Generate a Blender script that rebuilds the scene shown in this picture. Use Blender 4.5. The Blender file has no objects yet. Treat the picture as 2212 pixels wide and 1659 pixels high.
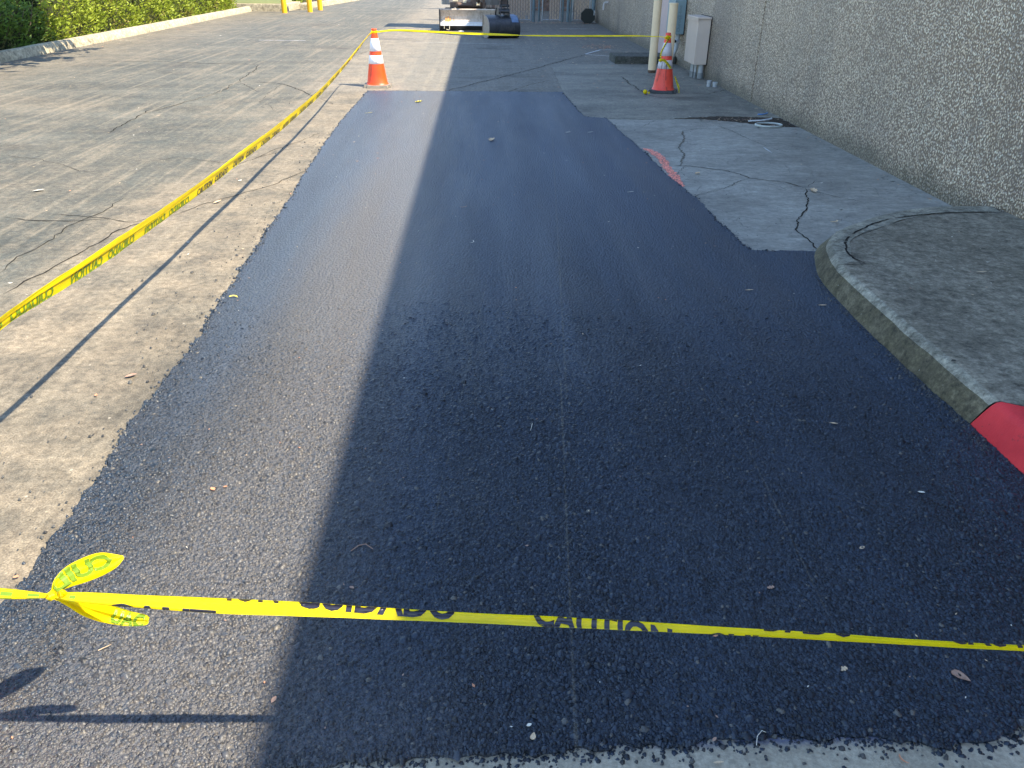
import bpy, bmesh, math, random
import numpy as np
from mathutils import Vector, Matrix, Euler, noise as mnoise
from mathutils.geometry import tessellate_polygon
random.seed(7); rng = np.random.default_rng(7)
SC = bpy.context.scene
COL = SC.collection
R = math.radians

# ---------------------------------------------------------------- camera
F, CXP, CYP, HC = 1661.0, 1106.0, 829.5, 1.47
_Y = np.array([-66, 907.5, -F]); _Y /= np.linalg.norm(_Y)
_Z = -np.array([-34, -3040., -F]); _Z /= np.linalg.norm(_Z)
_Z -= _Z.dot(_Y)*_Y; _Z /= np.linalg.norm(_Z)
_X = np.cross(_Y, _Z)
RC = np.stack([_X, _Y, _Z], 1)          # world -> camera
CAM = np.array([0, 0, HC])
cd = bpy.data.cameras.new('camera'); cam = bpy.data.objects.new('camera', cd); COL.objects.link(cam)
cd.sensor_width = 36; cd.sensor_fit = 'HORIZONTAL'; cd.lens = 36*F/2212; cd.clip_start = .05; cd.clip_end = 1500
M = Matrix(RC.T.tolist()).to_4x4(); M.translation = Vector(CAM); cam.matrix_world = M
SC.camera = cam
def _ray(px, py): return RC.T @ np.array([px-CXP, CYP-py, -F])
def G(px, py, z=0.0):                    # photograph measurement -> point on the level z
    d = _ray(px, py); return CAM + d*((z-HC)/d[2])
def PXp(px, py, x):
    d = _ray(px, py); return CAM + d*(x/d[0])
def PYp(px, py, y):
    d = _ray(px, py); return CAM + d*(y/d[1])
def proj(p):
    c = RC @ (np.array(p)-CAM); return (CXP+F*c[0]/-c[2], CYP-F*c[1]/-c[2])

# ---------------------------------------------------------------- light
SUN = Vector((.749, -.291, 1.0)).normalized()
EL = math.asin(SUN.z); AZ = math.atan2(SUN.x, SUN.y)
w = bpy.data.worlds.new('World'); SC.world = w; w.use_nodes = True
nt = w.node_tree; nt.nodes.clear()
sky = nt.nodes.new('ShaderNodeTexSky'); sky.sky_type = 'NISHITA'; sky.sun_disc = False
sky.sun_elevation = EL; sky.sun_rotation = AZ; sky.altitude = 100; sky.air_density = 1.0; sky.dust_density = .15; sky.ozone_density = 2.0
bg = nt.nodes.new('ShaderNodeBackground'); bg.inputs['Strength'].default_value = .135
wo = nt.nodes.new('ShaderNodeOutputWorld')
nt.links.new(sky.outputs[0], bg.inputs[0]); nt.links.new(bg.outputs[0], wo.inputs[0])
sd = bpy.data.lights.new('sun', 'SUN'); so = bpy.data.objects.new('sun', sd); COL.objects.link(so)
sd.energy = 3.5; sd.angle = R(.53); sd.color = (1, .89, .72)
so.rotation_euler = SUN.to_track_quat('Z', 'Y').to_euler()
VS = SC.view_settings
VS.view_transform = 'Standard'; VS.look = 'None'; VS.gamma = 1; VS.use_curve_mapping = False; VS.exposure = 1.95

# ---------------------------------------------------------------- material helper
class NM:
    def __init__(s, name, coord='Object'):
        s.m = bpy.data.materials.new(name); s.m.use_nodes = True
        s.t = s.m.node_tree; s.t.nodes.clear()
        s.out = s.t.nodes.new('ShaderNodeOutputMaterial')
        tc = s.t.nodes.new('ShaderNodeTexCoord'); s.co = tc.outputs[coord]
    def L(s, a, b): s.t.links.new(a, b)
    def setin(s, sock, v):
        if isinstance(v, bpy.types.NodeSocket): s.L(v, sock)
        elif isinstance(v, (tuple, list)) and len(v) == 3 and sock.type == 'RGBA': sock.default_value = (*v, 1)
        else: sock.default_value = v
    def map(s, scale=(1, 1, 1), loc=(0, 0, 0), rot=(0, 0, 0), vec=None):
        n = s.t.nodes.new('ShaderNodeMapping'); s.L(vec or s.co, n.inputs[0])
        n.inputs['Scale'].default_value = scale; n.inputs['Location'].default_value = loc; n.inputs['Rotation'].default_value = rot
        return n.outputs[0]
    def noise(s, sc, detail=3, rough=.55, vec=None, dist=0, col=False):
        n = s.t.nodes.new('ShaderNodeTexNoise'); s.L(vec or s.co, n.inputs['Vector'])
        n.inputs['Scale'].default_value = sc; n.inputs['Detail'].default_value = detail
        n.inputs['Roughness'].default_value = rough; n.inputs['Distortion'].default_value = dist
        return n.outputs['Color' if col else 'Fac']
    def vor(s, sc, out='Distance', feat='F1', vec=None, rnd=1):
        n = s.t.nodes.new('ShaderNodeTexVoronoi'); n.feature = feat; s.L(vec or s.co, n.inputs['Vector'])
        n.inputs['Scale'].default_value = sc; n.inputs['Randomness'].default_value = rnd
        return n.outputs[out]
    def ramp(s, fac, stops, interp='LINEAR'):
        n = s.t.nodes.new('ShaderNodeValToRGB'); s.L(fac, n.inputs[0]); cr = n.color_ramp; cr.interpolation = interp
        while len(cr.elements) > 1: cr.elements.remove(cr.elements[0])
        for i, (p, c) in enumerate(stops):
            e = cr.elements[0] if i == 0 else cr.elements.new(p)
            e.position = p
            e.color = (c, c, c, 1) if isinstance(c, (int, float)) else (*c, 1)
        return n.outputs[0]
    def mix(s, f, a, b, mode='MIX'):
        n = s.t.nodes.new('ShaderNodeMix'); n.data_type = 'RGBA'; n.blend_type = mode
        s.setin(n.inputs[0], f); s.setin(n.inputs[6], a); s.setin(n.inputs[7], b); return n.outputs[2]
    def math(s, op, a, b=0.0, c=None, clamp=False):
        n = s.t.nodes.new('ShaderNodeMath'); n.operation = op; n.use_clamp = clamp
        s.setin(n.inputs[0], a); s.setin(n.inputs[1], b)
        if c is not None: s.setin(n.inputs[2], c)
        return n.outputs[0]
    def sep(s, vec=None):
        n = s.t.nodes.new('ShaderNodeSeparateXYZ'); s.L(vec or s.co, n.inputs[0]); return n.outputs
    def smooth(s, v, a, b):
        n = s.t.nodes.new('ShaderNodeMapRange'); n.interpolation_type = 'SMOOTHSTEP'; s.setin(n.inputs[0], v)
        n.inputs[1].default_value = a; n.inputs[2].default_value = b; return n.outputs[0]
    def bump(s, h, dist=.002, strength=1, nrm=None):
        n = s.t.nodes.new('ShaderNodeBump'); s.setin(n.inputs['Height'], h)
        n.inputs['Distance'].default_value = dist; n.inputs['Strength'].default_value = strength
        if nrm: s.L(nrm, n.inputs['Normal'])
        return n.outputs[0]
    def bsdf(s, col, rough=.8, spec=.5, nrm=None, metal=0, **k):
        n = s.t.nodes.new('ShaderNodeBsdfPrincipled')
        s.setin(n.inputs['Base Color'], col); s.setin(n.inputs['Roughness'], rough); s.setin(n.inputs['Metallic'], metal)
        s.setin(n.inputs['Specular IOR Level'], spec)
        for kk, v in k.items(): s.setin(n.inputs[kk.replace('_', ' ')], v)
        if nrm: s.L(nrm, n.inputs['Normal'])
        s.L(n.outputs[0], s.out.inputs[0]); s.b = n; return s.m
    def facrand(s):
        n = s.t.nodes.new('ShaderNodeObjectInfo'); return n.outputs['Random']

# ---------------------------------------------------------------- mesh helper
class MB:
    def __init__(s): s.v = []; s.f = []; s.mi = []
    def add(s, vs, fs, mi=0):
        o = len(s.v); s.v += [tuple(map(float, v)) for v in vs]; s.f += [tuple(o+i for i in f) for f in fs]; s.mi += [mi]*len(fs)
    def box(s, x0, x1, y0, y1, z0, z1, mi=0, bev=0):
        if bev:
            bm = bmesh.new(); bmesh.ops.create_cube(bm, size=1)
            for v in bm.verts: v.co = Vector(((x0+x1)/2+v.co.x*(x1-x0), (y0+y1)/2+v.co.y*(y1-y0), (z0+z1)/2+v.co.z*(z1-z0)))
            bmesh.ops.bevel(bm, geom=bm.edges[:], offset=bev, segments=2, profile=.6, affect='EDGES')
            s.bm(bm, mi); return
        s.add([(x0,y0,z0),(x1,y0,z0),(x1,y1,z0),(x0,y1,z0),(x0,y0,z1),(x1,y0,z1),(x1,y1,z1),(x0,y1,z1)],
              [(0,3,2,1),(4,5,6,7),(0,1,5,4),(1,2,6,5),(2,3,7,6),(3,0,4,7)], mi)
    def bm(s, bm, mi=0):
        bm.verts.index_update()
        s.add([v.co[:] for v in bm.verts], [[v.index for v in f.verts] for f in bm.faces], mi); bm.free()
    def tube(s, pts, rad, n=12, mi=0, caps=True):
        pts = [Vector(p) for p in pts]; rad = rad if isinstance(rad, (list, tuple)) else [rad]*len(pts)
        vs = []; fs = []; up = None
        for i, p in enumerate(pts):
            t = (pts[min(i+1, len(pts)-1)]-pts[max(i-1, 0)]).normalized()
            if up is None: up = Vector((0, 0, 1)) if abs(t.z) < .9 else Vector((1, 0, 0))
            a = t.cross(up).normalized(); b = a.cross(t).normalized(); up = b
            for k in range(n):
                an = 2*math.pi*k/n; vs.append(p+(a*math.cos(an)+b*math.sin(an))*rad[i])
        for i in range(len(pts)-1):
            for k in range(n): fs.append((i*n+k, i*n+(k+1) % n, (i+1)*n+(k+1) % n, (i+1)*n+k))
        if caps: fs.append(tuple(range(n))[::-1]); fs.append(tuple(range((len(pts)-1)*n, len(pts)*n)))
        s.add(vs, fs, mi)
    def lathe(s, prof, c=(0, 0, 0), n=32, mi=0):
        vs = []; fs = []
        for r, z in prof:
            for k in range(n): an = 2*math.pi*k/n; vs.append((c[0]+r*math.cos(an), c[1]+r*math.sin(an), c[2]+z))
        for i in range(len(prof)-1):
            for k in range(n): fs.append((i*n+k, i*n+(k+1) % n, (i+1)*n+(k+1) % n, (i+1)*n+k))
        s.add(vs, fs, mi)
    def poly(s, pts, z, mi=0):
        tr = tessellate_polygon([[Vector((p[0], p[1], 0)) for p in pts]])
        fs = []
        for a, b, c in tr:
            A, B, Cc = pts[a], pts[b], pts[c]
            cr = (B[0]-A[0])*(Cc[1]-A[1])-(B[1]-A[1])*(Cc[0]-A[0])
            if abs(cr) < 1e-12: continue
            fs.append((a, b, c) if cr > 0 else (a, c, b))
        s.add([(p[0], p[1], z) for p in pts], fs, mi)
    def slab(s, pts, z0, z1, mi=0):
        s.poly(pts, z1, mi); n = len(pts)
        ar = sum(pts[i][0]*pts[(i+1) % n][1]-pts[(i+1) % n][0]*pts[i][1] for i in range(n))
        vs = [(p[0], p[1], z0) for p in pts]+[(p[0], p[1], z1) for p in pts]
        fs = [(i, (i+1) % n, n+(i+1) % n, n+i) for i in range(n)]
        if ar < 0: fs = [f[::-1] for f in fs]
        s.add(vs, fs, mi)
    def build(s, name, mats, parent=None, smooth=False):
        me = bpy.data.meshes.new(name); me.from_pydata(s.v, [], s.f)
        for m in (mats if isinstance(mats, (list, tuple)) else [mats]): me.materials.append(m)
        me.polygons.foreach_set('material_index', s.mi)
        if smooth is True: me.polygons.foreach_set('use_smooth', [True]*len(s.f))
        me.update()
        o = bpy.data.objects.new(name, me); COL.objects.link(o)
        if parent: o.parent = parent
        if smooth == 'auto':
            bm = bmesh.new(); bm.from_mesh(me); bmesh.ops.remove_doubles(bm, verts=bm.verts, dist=1e-5)
            for f in bm.faces: f.smooth = True
            for e in bm.edges:
                if len(e.link_faces) == 2 and e.calc_face_angle() > R(35): e.smooth = False
            bm.to_mesh(me); bm.free()
        return o
def tag(o, label=None, cat=None, group=None, kind=None):
    if label: o['label'] = label
    if cat: o['category'] = cat
    if group: o['group'] = group
    if kind: o['kind'] = kind
    return o
def empty(name, loc=(0, 0, 0), label=None, cat=None, group=None):
    o = bpy.data.objects.new(name, None); COL.objects.link(o); o.location = loc; o.empty_display_size = .1
    return tag(o, label, cat, group)
def dup(root, loc, rz=0, label=None):
    c = root.copy(); COL.objects.link(c); c.location = loc; c.rotation_euler = (0, 0, rz)
    if label: c['label'] = label
    for ch in [o for o in bpy.data.objects if o.parent == root]:
        d = ch.copy(); COL.objects.link(d); d.parent = c
        for g in [o for o in bpy.data.objects if o.parent == ch]:
            e = g.copy(); COL.objects.link(e); e.parent = d
    return c
def npmesh(name, V, Fc, mats, mi=None, parent=None, smooth=False):
    """V (n,3), Fc (m,k) numpy"""
    me = bpy.data.meshes.new(name); n, k = Fc.shape
    me.vertices.add(len(V)); me.vertices.foreach_set('co', V.astype(np.float32).ravel())
    me.loops.add(n*k); me.loops.foreach_set('vertex_index', Fc.astype(np.int32).ravel())
    me.polygons.add(n); me.polygons.foreach_set('loop_start', np.arange(0, n*k, k, dtype=np.int32))
    me.polygons.foreach_set('loop_total', np.full(n, k, dtype=np.int32))
    for m in (mats if isinstance(mats, (list, tuple)) else [mats]): me.materials.append(m)
    if mi is not None: me.polygons.foreach_set('material_index', mi.astype(np.int32))
    me.update(calc_edges=True); me.validate()
    o = bpy.data.objects.new(name, me); COL.objects.link(o)
    if parent: o.parent = parent
    return o
def jag(pts, step=.03, amp=.01, closed=True, seed=0, fine=.5):
    """subdivide an outline and roughen it"""
    out = []; n = len(pts); rr = random.Random(seed)
    for i in range(n if closed else n-1):
        a = np.array(pts[i][:2]); b = np.array(pts[(i+1) % n][:2]); L = np.linalg.norm(b-a); k = max(1, int(L/step))
        nrm = np.array([-(b-a)[1], (b-a)[0]])/max(L, 1e-9)
        for j in range(k):
            p = a+(b-a)*(j/k)
            d = mnoise.noise(Vector((p[0]*4, p[1]*4, seed)))*amp*1.4+mnoise.noise(Vector((p[0]*14, p[1]*14, seed)))*amp+rr.uniform(-1, 1)*amp*fine
            out.append(tuple(p+nrm*d))
    if not closed: out.append(tuple(pts[-1][:2]))
    return out
def inside(P, poly):
    x, y = P[:, 0], P[:, 1]; res = np.zeros(len(P), bool); n = len(poly); j = n-1
    for i in range(n):
        xi, yi = poly[i][:2]; xj, yj = poly[j][:2]
        c = ((yi > y) != (yj > y)) & (x < (xj-xi)*(y-yi)/((yj-yi) or 1e-12)+xi); res ^= c; j = i
    return res

# ---------------------------------------------------------------- materials
def m_plain(name, col, rough=.6, spec=.5, var=.12, sc=18, metal=0, bumpd=0, dirt=None, **k):
    n = NM(name); f = n.noise(sc, 5, .6)
    lo = tuple(c*(1-var) for c in col); hi = tuple(min(1, c*(1+var)) for c in col)
    c = n.ramp(f, [(.3, lo), (.7, hi)])
    if dirt:
        d = n.ramp(n.noise(dirt[1], 6, .65), [(dirt[2], 0), (dirt[2]+.12, 1)]); c = n.mix(n.math('MULTIPLY', d, dirt[3]), c, dirt[0])
    nb = n.bump(n.noise(sc*6, 4, .6), bumpd) if bumpd else None
    return n.bsdf(c, rough, spec, nb, metal, **k)

# old grey-green asphalt with tan dirt
def make_ground():
    n = NM('old_asphalt'); xyz = n.sep()
    sx = n.map((2.2, .35, 1), rot=(0, 0, .15)); sx2 = n.map((.5, 1.6, 1), rot=(0, 0, -.12)); tr = n.map((5.0, .16, 1))
    base = n.ramp(n.noise(1.1, 5, .6, sx2), [(.34, (.046, .048, .040)), (.5, (.078, .080, .066)), (.66, (.118, .114, .091))])
    base = n.mix(n.math('MULTIPLY', n.ramp(n.noise(.5, 6, .6), [(.44, 0), (.58, 1)]), .6), base, (.060, .063, .053))
    # tan dust, in patches and along the trench edge
    wob = n.math('MULTIPLY', n.math('SUBTRACT', n.noise(.7, 4, .6), .5), 1.5)
    xs = n.math('ADD', xyz[0], wob)
    band = n.math('MULTIPLY', n.smooth(xs, -2.6, -2.0), n.math('SUBTRACT', 1, n.smooth(xyz[0], -1.15, -1.05)))
    far = n.smooth(xyz[1], 9.5, 11.0); farx = n.smooth(xyz[0], -3.6, -1.6)
    band = n.math('MAXIMUM', band, n.math('MULTIPLY', n.math('MULTIPLY', far, farx), .45))
    kb = n.math('SUBTRACT', 1, n.smooth(xs, -7.2, -5.4))
    band = n.math('MAXIMUM', band, n.math('MULTIPLY', kb, .55))
    # long-spilt dirt behind the far cone
    pat = n.ramp(n.noise(1.6, 8, .72, n.map((.8, 1.3, 1))), [(.36, 0), (.60, 1)])
    pat2 = n.ramp(n.noise(.45, 7, .65, n.map((1, 1, 1), (7, 3, 0))), [(.50, 0), (.66, 1)])
    dust = n.math('MAXIMUM', n.math('MULTIPLY', band, n.math('ADD', n.math('MULTIPLY', pat, .55), .55)), n.math('MULTIPLY', pat2, .55), clamp=True)
    dcol = n.ramp(n.noise(3, 6, .7), [(.34, (.110, .092, .066)), (.5, (.188, .152, .104)), (.66, (.275, .218, .145))])
    c = n.mix(n.math('MULTIPLY', dust, .88), base, dcol)
    # sweeping streaks
    st = n.ramp(n.noise(2.2, 5, .6, tr), [(.50, 0), (.68, 1)])
    c = n.mix(n.math('MULTIPLY', st, .60), c, (.22, .185, .13))
    st2 = n.ramp(n.noise(4, 6, .65, sx), [(.55, 0), (.72, 1)])
    c = n.mix(n.math('MULTIPLY', st2, .45), c, (.06, .058, .048))
    rs = n.math('MULTIPLY', n.smooth(xyz[1], 10.4, 10.9), n.smooth(xyz[0], -3.2, -.8)); c = n.mix(n.math('MULTIPLY', rs, .42), c, (.215, .205, .18))
    # oil and wear
    oil = n.ramp(n.noise(.55, 7, .62, n.map((1, 1.2, 1), (31, 8, 0))), [(.58, 0), (.70, 1)])
    c = n.mix(n.math('MULTIPLY', oil, .7), c, (.040, .037, .030))
    sm = n.ramp(n.noise(7, 8, .8, n.map((1, .8, 1), (3, 3, 0))), [(.46, 0), (.62, 1)]); c = n.mix(n.math('MULTIPLY', sm, .34), c, (.24, .198, .138))
    sm = n.ramp(n.noise(5, 8, .8, n.map((1, .8, 1), (13, 3, 0))), [(.50, 0), (.64, 1)]); c = n.mix(n.math('MULTIPLY', sm, .45), c, (.062, .06, .05))
    # aggregate grain
    gr = n.noise(170, 2, .5); c = n.mix(.55, c, n.ramp(gr, [(.3, (.2, .2, .2)), (.7, (.82, .82, .82))]), 'OVERLAY')
    g2 = n.noise(28, 6, .75); c = n.mix(.6, c, n.ramp(g2, [(.32, (.14, .14, .14)), (.68, (.85, .85, .84))]), 'OVERLAY')
    fl = n.ramp(n.vor(70, 'Color'), [(.93, 0), (.95, 1)], 'CONSTANT'); flm = n.math('MULTIPLY', fl, n.ramp(n.vor(70), [(.25, 1), (.42, 0)]))
    c = n.mix(n.math('MULTIPLY', flm, .65), c, (.42, .37, .28))
    h = n.math('ADD', n.math('MULTIPLY', g2, .6), n.math('MULTIPLY', gr, .35))
    return n.bsdf(c, .82, .35, n.bump(h, .006))
M_ground = make_ground()
def make_old(name, a, b, dark, blotch, cr=.5, grain=.5):
    n = NM(name); s = n.map((.8, 1.4, 1))
    c = n.ramp(n.noise(1.4, 7, .65, s), [(.28, a), (.72, b)])
    d = n.ramp(n.noise(1.1, 6, .65, n.map(loc=(4, 9, 0))), [(.48, 0), (.68, 1)])
    c = n.mix(n.math('MULTIPLY', d, blotch), c, dark)
    g2 = n.noise(34, 6, .75); c = n.mix(grain, c, n.ramp(g2, [(.3, (.28, .28, .28)), (.7, (.74, .74, .74))]), 'OVERLAY')
    mo_ = n.noise(9, 8, .8, n.map((.7, 1.3, 1))); c = n.mix(.7, c, n.ramp(mo_, [(.36, (.32, .32, .32)), (.64, (.68, .68, .68))]), 'OVERLAY')
    # fine craze cracks
    e = n.vor(7, 'Distance', 'DISTANCE_TO_EDGE', n.mix(.12, n.co, n.noise(6, 4, .6, col=True), 'ADD'))
    cm = n.math('MULTIPLY', n.ramp(e, [(0, 1), (.022, 0)]), n.ramp(n.noise(2.2, 3), [(.46, 0), (.62, 1)]))
    c = n.mix(n.math('MULTIPLY', cm, cr), c, (.03, .03, .03))
    fl = n.math('MULTIPLY', n.ramp(n.vor(60, 'Color'), [(.94, 0), (.96, 1)], 'CONSTANT'), n.ramp(n.vor(60), [(.2, 1), (.4, 0)]))
    c = n.mix(n.math('MULTIPLY', fl, .5), c, (.45, .43, .38))
    h = n.math('SUBTRACT', g2, n.math('MULTIPLY', cm, .6))
    return n.bsdf(c, .72, .45, n.bump(h, .006))
M_slab = make_old('sealed_old_asphalt', (.205, .193, .158), (.35, .33, .275), (.120, .112, .092), .6, .45, .5)
M_slab2 = make_old('rough_dark_asphalt', (.135, .124, .096), (.24, .22, .168), (.070, .064, .050), .8, .3, .95)
M_slab3 = make_old('far_old_asphalt', (.15, .165, .18), (.23, .24, .24), (.12, .125, .12), .5)

def scratches(n, c):
    xyz = n.sep()
    for (mm, cc, y0, y1, wd, am) in ((0.0704, 0.1129, 1.05, 2.6, .0055, .75), (0.0385, 0.8198, 1.483, 2.241, .004, .6), (0.0845, -0.3071, 1.8, 4.0, .004, .4), (0.0704, 0.1329, 2.6, 7.5, .008, .45)):
        d = n.math('ABSOLUTE', n.math('SUBTRACT', n.math('SUBTRACT', xyz[0], n.math('MULTIPLY', xyz[1], mm)), cc+0.0))
        d = n.math('ADD', d, n.math('MULTIPLY', n.noise(9, 2), .012)); f = n.math('SUBTRACT', 1, n.smooth(d, .006, .006+wd))
        f = n.math('MULTIPLY', f, n.math('MULTIPLY', n.smooth(xyz[1], y0-.1, y0), n.math('SUBTRACT', 1, n.smooth(xyz[1], y1, y1+.2))))
        c = n.mix(n.math('MULTIPLY', f, n.math('MULTIPLY', n.ramp(n.noise(60, 3, .6), [(.35, 0), (.6, 1)]), am)), c, (.13, .115, .085))
    return c
def lane_dust(n, c, amt):
    xyz = n.sep(); wob = n.math('ADD', xyz[0], n.math('MULTIPLY', n.math('SUBTRACT', n.noise(1.2, 4, .6, n.map((1, .4, 1))), .5), .35))
    f = n.math('MULTIPLY', n.smooth(wob, -1.15, -.68), n.math('SUBTRACT', 1, n.smooth(wob, -.58, -.15)))
    g = n.math('MULTIPLY', n.math('SUBTRACT', 1, n.smooth(wob, -.35, .1)), n.math('SUBTRACT', 1, n.smooth(xyz[1], .95, 1.45)))
    f = n.math('MAXIMUM', f, n.math('MULTIPLY', g, .9))
    gr = n.ramp(n.noise(75, 5, .75), [(.36, .15), (.62, 1)])
    return n.mix(n.math('MULTIPLY', n.math('MULTIPLY', f, gr), amt), c, (.175, .150, .120))
def make_fresh():
    n = NM('fresh_asphalt'); xyz = n.sep()
    wv = n.mix(.004, n.co, n.noise(90, 2, .5, col=True), 'ADD')
    v1 = n.vor(78, 'Distance', 'F1', wv); vc = n.vor(78, 'Color', 'F1', wv)
    v2 = n.vor(210, 'Distance')
    c = n.ramp(vc, [(0, (.004, .0075, .012)), (.6, (.015, .0225, .034)), (1, (.043, .055, .073))])
    lt = n.ramp(n.vor(120, 'Color', 'F1', n.map(loc=(3, 1, 0))), [(.955, 0), (.965, 1)], 'CONSTANT')
    c = n.mix(n.math('MULTIPLY', lt, .5), c, (.30, .27, .22))
    # pale dust that settled in the voids, heavier along the open sides
    big = n.noise(.8, 5, .6)
    wx = n.math('SUBTRACT', 1, n.smooth(n.math('ADD', xyz[0], n.math('MULTIPLY', n.math('SUBTRACT', big, .5), .8)), -1.35, -.75))
    wy = n.math('SUBTRACT', 1, n.smooth(xyz[1], .9, 2.3))
    du = n.math('MULTIPLY', n.ramp(n.noise(160, 3, .6), [(.42, 0), (.66, 1)]), n.math('ADD', .16, n.math('MULTIPLY', n.math('MULTIPLY', wy, n.math('SUBTRACT', 1, n.smooth(xyz[0], -1.2, .3))), .42)))
    c = n.mix(n.math('MULTIPLY', du, .7), c, (.17, .145, .11))
    c = n.mix(n.math('MULTIPLY', wx, .14), c, (.15, .12, .08))
    c = n.mix(n.math('MULTIPLY', n.smooth(xyz[1], 1.8, 7), .62), c, (.052, .080, .128))  # sky sheen put into the colour: bluer with distance
    bx_ = n.math('MULTIPLY', n.smooth(xyz[0], -1.25, -.85), n.math('SUBTRACT', 1, n.smooth(xyz[0], -.6, .1)))
    c = n.mix(n.math('MULTIPLY', n.math('MULTIPLY', bx_, n.math('ADD', .25, n.noise(2, 5, .6, n.map((2, .4, 1))))), .46), c, (.135, .125, .112))
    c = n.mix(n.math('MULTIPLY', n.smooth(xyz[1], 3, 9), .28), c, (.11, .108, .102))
    tr = n.ramp(n.noise(1, 5, .6, n.map((3.2, .22, 1))), [(.4, 0), (.7, 1)])
    c = n.mix(n.math('MULTIPLY', tr, .45), c, (.058, .088, .135))
    sc = n.math('MULTIPLY', n.ramp(n.noise(1, 4, .6, n.map((26, .22, 1), rot=(0, 0, .02))), [(.70, 0), (.76, 1)]), .28)
    c = n.mix(sc, c, (.14, .125, .10))
    c = lane_dust(n, c, .48); c = scratches(n, c)
    h = n.math('ADD', n.math('MULTIPLY', n.ramp(v1, [(0, 1), (.75, 0)]), .8), n.math('MULTIPLY', n.ramp(v2, [(0, 1), (.8, 0)]), .35))
    h = n.math('ADD', h, n.math('MULTIPLY', n.noise(30, 4, .6), .5))
    ro = n.ramp(n.noise(1.3, 4, .6, n.map((2.5, .3, 1))), [(.3, .46), (.7, .62)])
    return n.bsdf(c, ro, .30, n.bump(h, .010))
M_fresh = make_fresh()
def make_stone(name, a, b, lt, p=.93, rough=.5):
    n = NM(name); vc = n.t.nodes.new('ShaderNodeNewGeometry').outputs['Random Per Island']
    c = n.ramp(vc, [(0, a), (.8, b), (p, b), (p+.01, lt)])
    c = n.mix(.5, c, n.ramp(n.noise(260, 3, .6), [(.3, (.3, .3, .3)), (.7, (.7, .7, .7))]), 'OVERLAY')
    if name.startswith('bitumen'): c = lane_dust(n, c, .44); c = scratches(n, c)
    return n.bsdf(c, rough, .40, n.bump(n.noise(400, 3, .6), .0008))
M_stone = make_stone('bitumen_coated_stone', (.0025, .0046, .0075), (.023, .034, .050), (.10, .092, .076), .975, .38)
M_gravel = make_stone('loose_gravel', (.02, .02, .021), (.08, .078, .07), (.28, .24, .18), .78, .6)

def make_conc(name, a, b, moss=None, sc=1.0, grain=.6, edge=None):
    n = NM(name)
    c = n.ramp(n.noise(2.2*sc, 7, .68), [(.3, a), (.7, b)])
    st = n.ramp(n.noise(3*sc, 7, .7, n.map(loc=(5, 2, 1))), [(.52, 0), (.72, 1)])
    c = n.mix(n.math('MULTIPLY', st, .55), c, tuple(x*.42 for x in a))
    if moss: c = n.mix(n.math('MULTIPLY', n.ramp(n.noise(9*sc, 7, .7), [(.45, 0), (.65, 1)]), moss[1]), c, moss[0])
    g2 = n.noise(60, 6, .75); c = n.mix(grain, c, n.ramp(g2, [(.3, (.25, .25, .25)), (.7, (.76, .76, .76))]), 'OVERLAY')
    mo_ = n.noise(16, 8, .8); c = n.mix(.85, c, n.ramp(mo_, [(.36, (.16, .16, .15)), (.64, (.80, .80, .79))]), 'OVERLAY')
    fl = n.math('MULTIPLY', n.ramp(n.vor(90, 'Color'), [(.9, 0), (.92, 1)], 'CONSTANT'), n.ramp(n.vor(90), [(.2, 1), (.4, 0)]))
    c = n.mix(n.math('MULTIPLY', fl, .5), c, (.42, .40, .34))
    return n.bsdf(c, .85, .3, n.bump(n.math('ADD', g2, n.noise(220, 3, .6)), .004))
M_walk = make_conc('weathered_sidewalk_concrete', (.14, .122, .088), (.27, .238, .178), grain=.8)
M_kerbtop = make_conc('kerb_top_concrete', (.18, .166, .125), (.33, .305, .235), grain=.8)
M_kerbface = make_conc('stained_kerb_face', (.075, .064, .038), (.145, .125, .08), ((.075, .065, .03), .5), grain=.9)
M_kerbsun = make_conc('tan_kerb_concrete', (.33, .28, .19), (.46, .40, .28), grain=.35)
M_pad = make_conc('mossy_pad_concrete', (.06, .06, .052), (.12, .118, .10), ((.03, .035, .022), .6))
def make_apron():
    n = NM('apron_concrete'); c = n.ramp(n.noise(5, 7, .7), [(.3, (.26, .225, .16)), (.7, (.46, .40, .29))])
    g2 = n.noise(90, 6, .75); c = n.mix(.6, c, n.ramp(g2, [(.3, (.25, .25, .25)), (.7, (.78, .78, .78))]), 'OVERLAY')
    y = n.sep()[1]
    bl = n.math('MULTIPLY', n.ramp(n.noise(9, 6, .7), [(.47, 0), (.53, 1)]), n.smooth(y, 1.045, 1.075))
    c = n.mix(n.math('MULTIPLY', bl, .8), c, (.03, .06, .16))
    return n.bsdf(c, .8, .35, n.bump(g2, .004))
M_apron = make_apron()
def make_redpaint():
    n = NM('red_kerb_paint'); c = n.ramp(n.noise(6, 6, .65), [(.3, (.50, .014, .022)), (.7, (.68, .03, .035))])
    wr = n.ramp(n.noise(26, 7, .75), [(.60, 0), (.66, 1)]); c = n.mix(n.math('MULTIPLY', wr, .6), c, (.12, .02, .02))
    return n.bsdf(c, .62, .4, n.bump(n.noise(120, 6, .7), .003))
M_red = make_redpaint()

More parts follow.
